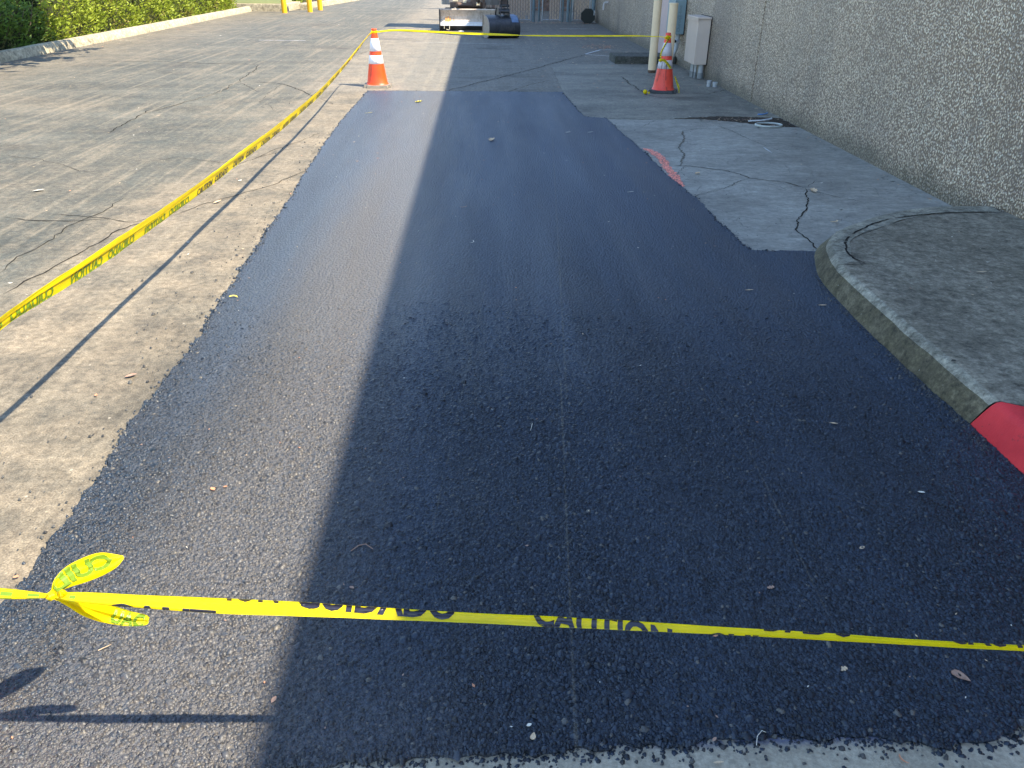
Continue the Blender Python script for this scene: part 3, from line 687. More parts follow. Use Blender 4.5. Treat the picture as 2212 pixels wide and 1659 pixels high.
tag(m.build('plastic_strip', m_plain('white_plastic', (.6, .62, .62), .5)), 'short pale plastic strip lying behind the drain ring', 'debris')
m = MB(); q = [G(1637, 247, .012), G(1648, 247, .012), G(1658, 244, .014)]; m.tube(q, .007, 8)
tag(m.build('plastic_strip', m_plain('blue_plastic', (.10, .24, .50), .5)), 'thin blue plastic strip near the foot of the wall', 'debris')
# ---- concrete pad
m = MB()
bm = bmesh.new(); bmesh.ops.create_cube(bm, size=1)
for v in bm.verts: v.co = Vector((2.25+.52+v.co.x*1.04, 14.33+v.co.y*.70, .055+v.co.z*.13))
bmesh.ops.bevel(bm, geom=bm.edges[:], offset=.012, segments=2, affect='EDGES'); m.bm(bm)
tag(m.build('concrete_pad', M_pad), 'low dark mossy concrete pad behind the pale bollards', 'concrete pad')

# ---- bollards
M_pale = m_plain('pale_yellow_paint', (.74, .57, .36), .5, .45, .06, 6, dirt=((.32, .27, .17), 10, .64, .5))
M_rust = m_plain('rusty_steel', (.10, .06, .04), .8, .3, .4, 30)
M_yel = m_plain('yellow_post_paint', (.80, .42, .01), .45, .5, .06, 5)
def bollard(loc_, h, r, mat, label, cat='bollard', group=None, rust=.0, cap=False):
    o = empty('bollard', loc_, label, cat, group)
    m = MB(); prof = [(r, rust), (r, h-.004), (r-.006, h), (0, h+.002)] if not cap else [(r, rust), (r, h-.02)]
    if cap: prof += [(r+.004, h-.02), (r+.004, h-.004), (r-.004, h), (0, h+.003)]
    m.lathe(prof, n=28); m.build('post', mat, o, 'auto')
    if rust:
        m = MB(); m.lathe([(r*.97, -.02), (r*.98, rust+.02)], n=28); m.build('rusty_foot', M_rust, o, True)
    return o
pb = bollard((2.645, 12.80, 0), 1.22, .062, M_pale, 'tall pale yellow bollard left of the wrapped cone', rust=.045)
pb2 = bollard((2.80, 12.40, 0), 1.0, .063, M_pale, 'pale yellow bollard with flat cap right behind the wrapped cone', rust=.03, cap=True)
yb = []
for (px, py, h, lb) in [(595, 25, 1.1, 'yellow bollard partly hidden beside the green cabinet'), (615, 28, 1.1, 'yellow bollard at the corner of the cabinet pad, front one of the pair'),
                        (670, 26, 1.1, 'yellow bollard standing alone between the cabinet pair and the rightmost post'), (692, 22, 1.1, 'rightmost yellow bollard by the far kerb')]:
    p = G(px, py)
    if not yb: p = G(600, 19.5); o = bollard((p[0]+.02, p[1], 0), h, .085, M_yel, lb, group='yellow bollards by the green cabinet'); first = o
    else: o = dup(first, (p[0], p[1], 0), 0, lb)
    yb.append(o)

# ---- transformer cabinet
M_green = m_plain('pale_green_enamel', (.30, .34, .16), .5, .4, .05, 3)
M_black = m_plain('black_rubber', (.018, .018, .02), .6)
tc = empty('transformer_cabinet', (-7.7, 29.9, 0), 'pale green transformer cabinet on a concrete pad behind the hedge', 'transformer')
m = MB(); m.box(-1.2, .95, -.65, .9, .22, 1.45, bev=.015); m.build('body', M_green, tc)
m = MB(); m.box(-1.22, .85, -.69, -.652, .62, 1.42, bev=.008); m.build('door', M_green, tc)
m = MB(); m.box(-1.0, .60, -.70, -.692, .58, .70); m.build('vent', M_black, tc)
m = MB(); m.box(-1.22, .97, -.67, .92, 1.452, 1.50, bev=.01); m.build('lid', M_green, tc)
m = MB(); m.box(-1.5, 1.18, -.90, 1.2, -.02, .22, bev=.012); m.build('pad', M_kerbsun, tc)
m = MB(); m.box(-6.32, -6.05, 30.0, 30.9, -.02, .17, bev=.01)
tag(m.build('kerb', M_kerbsun), 'short stub of tan kerb right of the cabinet pad', kind='structure')

# ================================================================ FENCE
M_slat = m_plain('tan_plastic_slat', (.54, .40, .29), .6, .3, .12, 3)
M_post = m_plain('green_grey_post_paint', (.16, .21, .22), .5, .4, .1, 10)
M_wire = m_plain('galvanised_wire', (.20, .20, .20), .5, .5, .1, 40, metal=.3)
def fence_panel(x0, x1, y, label, swing=0.0, miss=()):
    o = empty('slatted_fence', (x0, y, 0), label, 'fence'); L = x1-x0; H = 2.1
    m = MB(); rr = random.Random(int(x0*100)); x = .05; i = 0
    while x < L-.05:
        if i not in miss and rr.random() > .03:
            zb = .05+rr.choice([0, 0, 0, .02, .12, .0]); m.box(x, x+.060, -.006, .006, zb, H-.05)
        x += .075; i += 1
    m.build('slats', M_slat, o)
    m = MB(); x = -H
    st_ = .085
    while x < L:
        for s in (1,):
            a = (x, 0); t0 = max(0, -x); t1 = min(H, L-x)
            if t1 > t0: m.tube([(x+t0, -.010, t0+.04), (x+t1, -.010, t1+.04)], .0028, 4, 0, False); m.tube([(L-(x+t0), -.014, t0+.04), (L-(x+t1), -.014, t1+.04)], .0028, 4, 0, False)
        x += st_*1.41
    m.build('mesh_wire', M_wire, o)
    m = MB(); m.tube([(0, 0, H+.03), (L, 0, H+.03)], .022, 10); m.tube([(0, 0, .06), (L, 0, .06)], .010, 8)
    m.tube([(0, 0, .03), (0, 0, H+.03)], .022, 10); m.tube([(L, 0, .03), (L, 0, H+.03)], .022, 10); m.build('frame', M_galv, o, 'auto')
    o.rotation_euler = (0, 0, swing); return o
FY = 24.75
fence_panel(-.35, 1.42, FY, 'slatted chain link fence section behind the excavator bucket')
fence_panel(1.76, 2.28, FY, 'slatted chain link gate leaf between the two pairs of posts', miss=(0,))
fence_panel(2.64, 3.14, FY, 'slatted chain link section next to the downpipe corner')
def fpost(x, y, r, label):
    m = MB(); m.tube([(0, 0, -.02), (0, 0, 2.3)], r, 14); m.lathe([(r*1.15, 2.3), (r*.8, 2.36), (0, 2.38)], n=14)
    for z in (.35, 1.2, 2.0): m.tube([(0, 0, z), (0, 0, z+.035)], r*1.12, 14); m.box(r, r+.05, -.008, .008, z+.005, z+.03)
    o = m.build('fence_post', M_post, None, 'auto'); o.location = (x, y, 0); return tag(o, label, 'fence post', 'posts of the slatted fence')
fpost(1.50, FY-.03, .045, 'thick green grey fence post nearest the excavator'); fpost(1.67, FY+.15, .032, 'thin fence post set just right of the thick one by the excavator')
fpost(2.36, FY+.12, .032, 'thin fence post left of the gap before the downpipe section'); fpost(2.50, FY-.05, .045, 'thick fence post right of the gate leaf'); fpost(2.61, FY+.1, .028, 'thin fence post at the left edge of the section by the downpipe')
m = MB(); m.tube([(0, 0, .30), (0, 0, 5.0)], .062, 18); m.tube([(0, 0, .86), (0, 0, .90)], .068, 18); dp = m.build('downpipe', M_post, None, 'auto'); dp.location = (3.20, 24.45, 0)
tag(dp, 'thick blue grey downpipe at the wall corner beside the fence', 'downpipe')
# faceted black drum at its foot
bmx = MB(); n8 = 8; pr = [(-.07, 0, 1), (.07, 0, 1)]
vs = []; 
for y in (-.11, .0, .11):
    sc_ = .215 if y <= 0 else .19
    for k in range(8):
        a = math.pi/8+k*math.pi/4; vs.append((sc_*math.cos(a), y, max(0.0, .19+sc_*math.sin(a))))
fs = [tuple(range(8)), tuple(range(16, 24))[::-1]]+[(j*8+k, (j+1)*8+k, (j+1)*8+(k+1) % 8, j*8+(k+1) % 8) for j in range(2) for k in range(8)]
bmx.add(vs, fs); bmx.box(.155, .175, -.118, -.112, .22, .34, 1)
o = bmx.build('bait_station', [m_plain('glossy_black_plastic', (.008, .014, .014), .35), M_white]); o.location = (3.02, 24.22, 0)
tag(o, 'black eight-sided plastic box at the foot of the downpipe', 'box')
# sunlit yard wall glimpsed through the gaps
yw = empty('yard_wall', (0, 31, 0), 'warm tan yard wall seen through the fence gaps', 'wall')
m = MB(); m.box(-.3, 3.25, -.0, .2, 0, 2.6, bev=.01); m.build('wall', m_plain('tan_stucco', (.52, .34, .16), .8, .2, .1, 4), yw)
m = MB(); m.box(-.3, 3.25, -.03, -.003, .0, .5); m.build('plinth', m_plain('brick_red', (.24, .15, .11), .9, .2, .5, 14), yw)

# ================================================================ HEDGE
def leafmat(name, a, b, c, old):
    n = NM(name); col = n.ramp(n.noise(5, 4, .7), [(.3, a), (.5, b), (.7, c)])
    col = n.mix(n.math('MULTIPLY', n.ramp(n.noise(2.3, 4, .6), [(.60, 0), (.70, 1)]), .8), col, old)
    col = n.mix(.5, col, n.ramp(n.vor(40, 'Color'), [(0, (.25, .25, .25)), (1, (.8, .8, .8))]), 'OVERLAY')
    n.bsdf(col, .55, .35)
    tr = n.t.nodes.new('ShaderNodeBsdfTranslucent'); n.L(n.mix(.0, col, col), tr.inputs[0]); mx = n.t.nodes.new('ShaderNodeMixShader'); mx.inputs[0].default_value = .3
    n.L(n.b.outputs[0], mx.inputs[1]); n.L(tr.outputs[0], mx.inputs[2]); n.L(mx.outputs[0], n.out.inputs[0]); return n.m
M_leafA = leafmat('hedge_leaf', (.13, .19, .018), (.26, .33, .03), (.40, .42, .05), (.26, .17, .07))
M_leafB = leafmat('dark_hedge_leaf', (.06, .12, .02), (.12, .20, .03), (.20, .28, .05), (.20, .15, .07))
M_twig = m_plain('hedge_twig', (.13, .10, .075), .9, .2, .3)
def shrub(cx, cy, hx, hy, h, mat, n, label, seed):
    o = empty('hedge_shrub', (cx, cy, .08), label, 'shrub', 'hedge shrubs along the tan kerb'); r = np.random.default_rng(seed)
    # points spread through an outer shell of a rounded block
    u = r.uniform(-1, 1, (n*3, 3)); u[:, 2] = r.uniform(0, 1, n*3)
    q = (np.abs(u[:, 0])**4+np.abs(u[:, 1])**6+np.abs(u[:, 2])**5)**.22
    lump = np.array([mnoise.noise(Vector((p[0]*1.6*hx*2+seed, p[1]*hy*2.2, p[2]*3))) for p in u])
    lim = 1+.28*lump; k = (q < lim) & (q > lim-.30-.2*r.random(len(u))); u = u[k][:n]; n = len(u)
    c = np.stack([u[:, 0]*hx, u[:, 1]*hy, u[:, 2]*h], 1); ax = np.stack([u[:, 0]*1.1+r.normal(0, .55, n), r.normal(0, .65, n)+u[:, 1]*.3, .55+r.normal(0, .45, n)], 1)
    ax /= np.linalg.norm(ax, axis=1, keepdims=True); sd_ = np.cross(ax, r.normal(0, 1, (n, 3))); sd_ /= np.linalg.norm(sd_, axis=1, keepdims=True)
    L = r.uniform(.035, .10, (n, 1)); W = L*r.uniform(.13, .24, (n, 1)); nm = np.cross(ax, sd_)
    V = np.stack([c-ax*L*.5, c+sd_*W+nm*W*.3, c+ax*L*.5, c-sd_*W+nm*W*.3], 1).reshape(-1, 3); Fc = np.arange(n*4).reshape(-1, 4)
    npmesh('foliage', V, Fc, [mat], parent=o)
    m = MB(); rr = random.Random(seed)
    for _ in range(26):
        x, y = rr.uniform(-.6, .95)*hx, rr.uniform(-.95, .95)*hy; m.tube([(x*.6, y*.8, -.05), (x*.8+rr.uniform(-.05, .05), y*.9, h*.35), (x, y, h*rr.uniform(.6, .9))], [.014, .009, .004], 5, 0, False)
    m.build('stems', M_twig, o)
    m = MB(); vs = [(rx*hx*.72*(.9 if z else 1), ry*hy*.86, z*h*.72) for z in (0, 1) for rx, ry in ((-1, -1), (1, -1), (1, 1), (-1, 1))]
    m.add(vs, [(4, 5, 6, 7), (0, 1, 5, 4), (1, 2, 6, 5), (2, 3, 7, 6), (3, 0, 4, 7)]); m.build('inner_shade', m_plain('inner_shade_dark', (.03, .035, .015), .95, .1, .5, 12), o)  # dark block stands in for the shade deep inside the foliage
    return o
yy = [(11.5, 1.3, .80, 'B'), (14.6, 1.6, .80, 'B'), (17.2, 1.25, 1.02, 'A'), (19.4, 1.2, 1.10, 'A'), (21.6, 1.2, 1.12, 'A'), (23.8, 1.2, 1.10, 'A'), (26.0, 1.2, 1.12, 'A'), (27.7, .75, 1.15, 'A')]
lbs = ['darker low hedge shrub at the left frame edge', 'low dark green hedge shrub beside the striped kerb shadows', 'brighter hedge shrub just behind the low dark one', 'yellow green hedge shrub left of the middle of the hedge',
       'hedge shrub in the middle of the row with brown twigs at its foot', 'hedge shrub right of the middle of the row', 'second last hedge shrub before the green cabinet', 'last narrow hedge shrub touching the green cabinet']
for i, (y, hy, h, k) in enumerate(yy):
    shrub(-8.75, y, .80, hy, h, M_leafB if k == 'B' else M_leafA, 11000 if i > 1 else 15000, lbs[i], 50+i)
# taller plants behind, mostly above the frame
for i, (y, lb) in enumerate([(15.5, 'yellow flowering bush behind the low dark shrub'), (19.5, 'yellow leaved bush behind the hedge row'), (24, 'yellow leaved bush behind the far end of the hedge')]):
    shrub(-10.6, y, 1.0, 2.1, 1.9, leafmat('yellow_bush_leaf', (.10, .13, .02), (.30, .26, .03), (.55, .42, .04), (.25, .10, .04)), 9000, lb, 80+i)
shrub(-7.6, 32.6, .9, 1.1, .7, M_leafA, 5000, 'small green shrub behind the yellow bollards', 95)

# tree on the far side of the building: only its dappled shade reaches the left kerb
def tree(x, y, h, cr_, label, seed):
    o = empty('broadleaf_tree', (x, y, 0), label, 'tree'); r = np.random.default_rng(seed)
    m = MB(); m.tube([(0, 0, 0), (.1, .05, h*.4), (0, 0, h*.75), (.1, 0, h*.95)], [.32, .24, .15, .05], 12)
    for k in range(9):
        a = k*2.4; z = h*(.6+.035*k); m.tube([(0, 0, z), (math.cos(a)*cr_*.5, math.sin(a)*cr_*.5, z+.8), (math.cos(a)*cr_*.9, math.sin(a)*cr_*.9, z+1.2)], [.11, .06, .02], 7)
    m.tube([(0, 0, h*.5), (1.8, 1.4, 3.3), (3.9, 2.9, 3.4)], [.12, .07, .02], 7); m.build('trunk', M_twig, o, True)
    n = 5200; cc = r.normal(0, 1, (46, 3)); cc /= np.linalg.norm(cc, axis=1, keepdims=True); cc *= r.uniform(.4, 1, (46, 1))*cr_; cc[:, 2] = cc[:, 2]*.9+h*.82; cc[:14] = r.normal(0, 1, (14, 3))*(.35, .75, .3)+(3.3, 2.9, 3.3); cc[14:22] = r.normal(0, 1, (8, 3))*(.5, .6, .3)+(2.4, 2.2, 3.6)
    c = cc[r.integers(0, 46, n)]+r.normal(0, .32, (n, 3)); ax = r.normal(0, 1, (n, 3)); ax /= np.linalg.norm(ax, axis=1, keepdims=True); s_ = np.cross(ax, r.normal(0, 1, (n, 3))); s_ /= np.linalg.norm(s_, axis=1, keepdims=True)
    L = .16; V = np.stack([c-ax*L, c+s_*L*.5, c+ax*L, c-s_*L*.5], 1).reshape(-1, 3); npmesh('crown', V, np.arange(n*4).reshape(-1, 4), [M_leafB], parent=o)
tree(-9.3, 10.6, 6.0, 2.0, 'tree overhanging the near end of the hedge', 4)

# ================================================================ CONES
def make_orange(name, a, b, dirt, amt):
    n = NM(name); c = n.ramp(n.noise(7, 5, .6), [(.3, a), (.7, b)])
    s_ = n.ramp(n.noise(14, 6, .7, n.map((1.4, 1.4, .35))), [(.56, 0), (.64, 1)]); c = n.mix(n.math('MULTIPLY', s_, amt), c, dirt)
    return n.bsdf(c, .45, .45, n.bump(n.noise(60, 3, .5), .001))
M_or1 = make_orange('orange_cone_plastic', (.86, .060, .008), (.96, .085, .012), (.25, .03, .015), .35)
M_or2 = make_orange('faded_orange_cone_plastic', (.74, .055, .030), (.84, .085, .05), (.12, .03, .02), .6)
M_wh1 = make_orange('white_collar', (.78, .74, .74), (.86, .82, .82), (.45, .38, .40), .4)
M_wh2 = make_orange('dirty_white_collar', (.46, .42, .43), (.60, .55, .56), (.16, .13, .13), .7)
M_bs1 = m_plain('dusty_black_base', (.20, .175, .14), .8, .3, .2, 20)
M_bs2 = m_plain('black_rubber_base', (.035, .04, .042), .6, .4, .3, 20)
def cone(locn, rz, mo, mw, mb_, label, streak=False):
    o = empty('traffic_cone', locn, label, 'traffic cone', 'traffic cones holding the caution tape'); o.rotation_euler = (0, 0, rz)
    H = .71; rad = lambda z: .139+(.031-.139)*((z-.03)/(H-.03))
    m = MB(); bm = bmesh.new(); bmesh.ops.create_cube(bm, size=1)
    for v in bm.verts: v.co = Vector((v.co.x*.365*(1 if v.co.z < 0 else .955), v.co.y*.365*(1 if v.co.z < 0 else .955), .018+v.co.z*.032))
    bmesh.ops.bevel(bm, geom=[e for e in bm.edges if abs(e.verts[0].co.z-e.verts[1].co.z) > .01], offset=.045, segments=5, affect='EDGES')
    bmesh.ops.bevel(bm, geom=[e for e in bm.edges if min(e.verts[0].co.z, e.verts[1].co.z) > .02], offset=.005, segments=2, affect='EDGES')
    m.bm(bm); m.build('base', mb_, o)
    m = MB(); prof = [(.150, .033), (.142, .045)]+[(rad(z), z) for z in (.06, .15, .25, .35, .45, .55, .65, .69)]+[(.033, .70), (.034, .712), (.028, .714), (.026, .70), (.024, .60)]
    m.lathe(prof, n=40); m.build('body', mo, o, True)
    for a, b in ((.444, .598), (.291, .394)):
        m = MB(); m.lathe([(rad(a)+.0005, a-.001), (rad(a)+.003, a), (rad((a+b)/2)+.003, (a+b)/2), (rad(b)+.003, b), (rad(b)+.0005, b+.001)], n=40); m.build('collar', mw, o, True)
    if streak:
        m = MB()
        for an, z0, z1, wd in ((-2.25, .20, .37, .007), (-1.62, .15, .36, .008), (-1.9, .31, .38, .004), (-1.35, .30, .37, .004)):
            k = 6; vs = []
            for i in range(k+1):
                z = z0+(z1-z0)*i/k; rr_ = rad(z)+.0042; w_ = wd*(i/k*.8+.2)
                vs += [((rr_)*math.cos(an-rz-w_/rr_/2), rr_*math.sin(an-rz-w_/rr_/2), z), (rr_*math.cos(an-rz+w_/rr_/2), rr_*math.sin(an-rz+w_/rr_/2), z)]
            m.add(vs, [(2*i, 2*i+1, 2*i+3, 2*i+2) for i in range(k)])
        m.build('dirt_streaks', m_plain('tar_streak', (.03, .012, .012), .6), o)
    return o
c1 = cone((-1.415, 11.12, 0), R(4), M_or1, M_wh1, M_bs1, 'bright orange traffic cone in full sun at the far left corner')
c2 = cone((2.385, 10.72, .006), R(-14), M_or2, M_wh2, M_bs2, 'faded orange traffic cone in the shade wrapped in loose tape', True)
C3 = (-1.42, 1.02, .0); C4 = (1.62, .90, .014)
c3 = dup(c1, C3, R(10), 'orange traffic cone off the near left corner'); c4 = dup(c1, C4, R(-5), 'orange traffic cone off the near right corner')

# ================================================================ CAUTION TAPE
def make_tape(name, c, tr):
    n = NM(name); col = n.ramp(n.noise(22, 4, .6), [(.3, tuple(x*.90 for x in c)), (.7, c)])
    n.bsdf(col, .32, .5, n.bump(n.noise(55, 4, .6), .0012))
    t_ = n.t.nodes.new('ShaderNodeBsdfTranslucent'); n.L(col, t_.inputs[0]); mx = n.t.nodes.new('ShaderNodeMixShader'); mx.inputs[0].default_value = tr
    n.L(n.b.outputs[0], mx.inputs[1]); n.L(t_.outputs[0], mx.inputs[2]); n.L(mx.outputs[0], n.out.inputs[0]); return n.m
M_tape = make_tape('yellow_tape_film', (.98, .81, .003), .42)
M_black_ink = m_plain('black_tape_print', (.018, .018, .03), .3, .5)
M_green_ink = m_plain('print_seen_through_tape', (.13, .22, .015), .4, .4)
class Tape:
    """strip along ctrl points; each ctrl = (point, half width, roll in degrees)"""
    def __init__(s, ctrl, ref, n=160, crease=.25, seed=1, kink=.0):
        P = refine([c[0] for c in ctrl], 24); W = refine([[c[1]] for c in ctrl], 24)[:, 0]; A = refine([[c[2]] for c in ctrl], 24)[:, 0]
        s.P = P; s.S = np.concatenate([[0], np.cumsum(np.linalg.norm(np.diff(P, axis=0), axis=1))]); s.W = W; s.A = A; s.ref = np.array(ref, float); s.cr = crease; s.seed = seed; s.L = s.S[-1]
    def frame(s, u):
        u = min(max(u, 0), s.L); p = np.array([np.interp(u, s.S, s.P[:, k]) for k in range(3)])
        e = .01; q = np.array([np.interp(min(u+e, s.L), s.S, s.P[:, k])-np.interp(max(u-e, 0), s.S, s.P[:, k]) for k in range(3)]); t = q/np.linalg.norm(q)
        a = s.ref-s.ref.dot(t)*t; a /= np.linalg.norm(a); nn = np.cross(t, a); an = R(np.interp(u, s.S, s.A)); a2 = a*math.cos(an)+nn*math.sin(an); n2 = np.cross(t, a2)
        return p, a2, n2, np.interp(u, s.S, s.W)
    def at(s, u, v, off=0):                       # v in -1..1 across
        p, a, nn, w_ = s.frame(u)
        f1 = mnoise.noise(Vector((u*3, v*1.3, s.seed))); f2 = mnoise.noise(Vector((u*1.1, v*3.5, s.seed+5)))
        dd = (f1*.6+f2*.9)*s.cr*min(w_, .02)
        ww = w_*(1+.10*mnoise.noise(Vector((u*9, 0, s.seed+2))))
        return p+a*v*ww+nn*(dd+off)
    def strip(s, mb, v0=-1, v1=1, off=0, step=.012, k=6, u0=0, u1=None, mi=0):
        u1 = s.L if u1 is None else u1; N = max(2, int((u1-u0)/step)); vs = []
        for i in range(N+1):
            for j in range(k+1): vs.append(s.at(u0+(u1-u0)*i/N, v0+(v1-v0)*j/k, off))
        mb.add(vs, [(i*(k+1)+j, (i+1)*(k+1)+j, (i+1)*(k+1)+j+1, i*(k+1)+j+1) for i in range(N) for j in range(k)], mi)
    def text(s, mb, txt, ustart, length, hgt, vshift, mirror=False, off=.0009, bold=.02, mi=0, vlo=-.98, vhi=.98):
        """letters along the tape; hgt in metres, vshift(u)-> metres of the text's foot from the strip's centre line"""
        V, Fc = text_mesh(txt, 1.0, bold); x0, x1 = V[:, 0].min(), V[:, 0].max(); y0 = V[:, 1].min(); y1 = V[:, 1].max()
        bm = bmesh.new(); vv = [bm.verts.new((p[0], p[1], 0)) for p in V]
        for f in Fc:
            try: bm.faces.new([vv[i] for i in f])
            except ValueError: pass
        def U(x):
            q = (x-x0)/(x1-x0); return ustart+(1-q if mirror else q)*length
        # slice finely along and across so that letters bend with the film
        for k in range(1, 70):
            xx = x0+(x1-x0)*k/70; bmesh.ops.bisect_plane(bm, geom=bm.verts[:]+bm.edges[:]+bm.faces[:], plane_co=(xx, 0, 0), plane_no=(1, 0, 0))
        for v in bm.verts:
            u = U(v.co.x); w_ = s.frame(u)[3]; h = (v.co.y-y0)/(y1-y0)*hgt+vshift(u); v.co = Vector((u, h/w_, 0))
        for lim, nn in ((vhi, 1), (vlo, -1)):
            bmesh.ops.bisect_plane(bm, geom=bm.verts[:]+bm.edges[:]+bm.faces[:], plane_co=(0, lim, 0), plane_no=(0, nn, 0), clear_outer=True)
        for k in range(1, 8):
            bmesh.ops.bisect_plane(bm, geom=bm.verts[:]+bm.edges[:]+bm.faces[:], plane_co=(0, -1+k*.25, 0), plane_no=(0, 1, 0))
        for v in bm.verts: v.co = Vector(s.at(v.co.x, v.co.y, off))
        if isinstance(mb, MB): mb.bm(bm, mi); return
        par, mat, ofs = mb; q = MB(); q.bm(bm)
        if q.v: o = q.build('lettering', mat, par); o.location = ofs
    def u_at_px(s, px):
        us = np.linspace(0, s.L, 600); xs = np.array([proj(s.frame(u)[0])[0] for u in us]); return us[np.argmin(abs(xs-px))]
def bunch(mb, c, r, n=9, seed=0, mi=0):
    rr = random.Random(seed)
    for _ in range(n):
        a = Vector((rr.gauss(0, 1), rr.gauss(0, 1), rr.gauss(0, 1))).normalized(); b = a.cross(Vector((rr.gauss(0, 1), rr.gauss(0, 1), rr.gauss(0, 1)))).normalized(); p = Vector(c)
        pts = [p+(a*math.cos(t)+b*math.sin(t))*r*(.55+.5*rr.random()) for t in np.linspace(0, 2*math.pi*.8, 9)]; up = a.cross(b); vs = []
        for q in pts: vs += [q-up*r*.45, q+up*r*.45]
        mb.add(vs, [(2*i, 2*i+2, 2*i+3, 2*i+1) for i in range(8)], mi)
def wrap(mb, cx, cy, z, r, w_, tilt=0, mi=0, ph=0):
    vs = []; N = 28
    for i in range(N+1):
        a = 2*math.pi*i/N; zz = z+tilt*math.cos(a+ph)
        for s_ in (-1, 0, 1): rr_ = r+.004+.003*(s_ == 0)+.0015*math.sin(5*a); vs.append((cx+rr_*math.cos(a), cy+rr_*math.sin(a), zz+s_*w_))
    mb.add(vs, [(i*3+j, (i+1)*3+j, (i+1)*3+j+1, i*3+j+1) for i in range(N) for j in range(2)], mi)
# --- near tape
NY = 1.02
tp = empty('caution_tape', (0, NY, .45), 'yellow caution tape across the bottom of the photo with a fluttering knot at its left', 'caution tape')
def pn(px, py, y=NY): return PYp(px, py, y)
ctrl = [((-1.38, 1.02, .60), .010, 0), (pn(-120, 1276), .0085, 0), (pn(0, 1282), .0080, 0), (pn(60, 1285), .0062, 0), (pn(105, 1287), .0034, 0), (pn(125, 1287), .0042, 0), (pn(165, 1290), .0075, 0), (pn(300, 1299), .0098, 5),
        (pn(480, 1309), .0115, 0), (pn(650, 1316), .0105, -4), (pn(820, 1325), .0092, 0), (pn(1000, 1334), .0078, 0), (pn(1150, 1341), .0080, 3), (pn(1350, 1351), .0075, 0), (pn(1550, 1362), .0062, 0), (pn(1780, 1375), .0058, 0), (pn(2000, 1389), .0048, 0), (pn(2212, 1400), .0050, 0), (pn(2420, 1404), .006, 0), ((1.58, .93, .38), .008, 0)]
ctrl = [(p, w_*1.14, a_) for p, w_, a_ in ctrl]
t1 = Tape(ctrl, (0, .72, .69), crease=.45, seed=3)
m = MB(); t1.strip(m, k=8); t1.strip(m, -.9, .92, -.0022, k=4); t1.strip(m, -.98, .55, -.0042, k=4)
film = m.build('film', M_tape, smooth=True); film.parent = tp; film.location = (0, -NY, -.45)
m = (tp, M_black_ink, (0, -NY, -.45)); ua = t1.u_at_px
def sp_(a, b, txt, sh, mirror=False, mi=0, hg=.050):
    u0, u1 = ua(a), ua(b); t1.text(m, txt, u0, u1-u0, hg, lambda u: np.interp(u, [u0, u1], sh), mirror, mi=mi, bold=.035, off=.0013)
sp_(225, 470, 'CAUT', (-.0545, -.0575)); sp_(490, 600, 'ION', (.0085, .0075)); sp_(640, 985, 'CUIDADO', (.0015, -.0065)); sp_(1148, 1452, 'CAUTION', (-.0065, -.052)); sp_(1520, 1640, 'CUI', (-.0540, -.0545)); sp_(1650, 1850, 'DADO', (.0035, .0002)); sp_(2050, 2330, 'CAUTION', (.0015, -.002))
for a, b in ((-2, 24), (58, 86), (150, 160)):
    m = MB(); u0, u1 = ua(a), ua(b); t1.strip(m, -.85, .75, .0009, .004, 3, u0, u1)
    o = m.build('print_mark', M_green_ink); o.parent = tp; o.location = (0, -NY, -.45)
# knot and two fluttering tails
kn = t1.frame(ua(113))[0]
m = MB(); bunch(m, kn, .0085, 8, 4); bunch(m, kn+np.array([.018, .002, .004]), .007, 5, 5); o = m.build('knot', M_tape, smooth=True); o.parent = tp; o.location = (0, -NY, -.45)
def PZ(px, py, z): return G(px, py, z)
fl = Tape([(kn, .004, 0), (PZ(122, 1268, .492), .010, 0), (PZ(150, 1246, .490), .0175, 0), (PZ(185, 1230, .482), .0215, 0), (PZ(222, 1216, .47), .022, 0), (PZ(248, 1210, .46), .015, 0), (PZ(267, 1203, .455), .003, 0)], (-.35, .55, .62), crease=.6, seed=8)
m = MB(); fl.strip(m, step=.004, k=10); o = m.build('upper_tail', M_tape, smooth=True); o.parent = tp; o.location = (0, -NY, -.45)
mm = MB(); fl.text(mm, 'CUID', fl.L*.12, fl.L*.74, .030, lambda u: -.0125, True, bold=.05, off=.0022); q = mm.build('lettering', M_green_ink, o)
lt = Tape([(kn, .004, 0), (pn(150, 1297, 1.03), .008, 0), (pn(195, 1315, 1.05), .0135, 8), (pn(240, 1328, 1.065), .016, 10), (pn(280, 1337, 1.07), .0135, 0), (pn(312, 1340, 1.075), .010, 0), (pn(321, 1341, 1.075), .006, 0)], (.10, .45, .88), crease=1.1, seed=12)
m = MB(); lt.strip(m, step=.004, k=10); lt.strip(m, -1.2, .1, -.004, .006, 5, .02, lt.L*.8); o = m.build('lower_tail', M_tape, smooth=True); o.parent = tp; o.location = (0, -NY, -.45)
mm = MB(); lt.text(mm, 'UAC', lt.L*.66, lt.L*.30, .026, lambda u: -.0145, False, bold=.05, off=.0022); mm.build('lettering', M_green_ink, o)
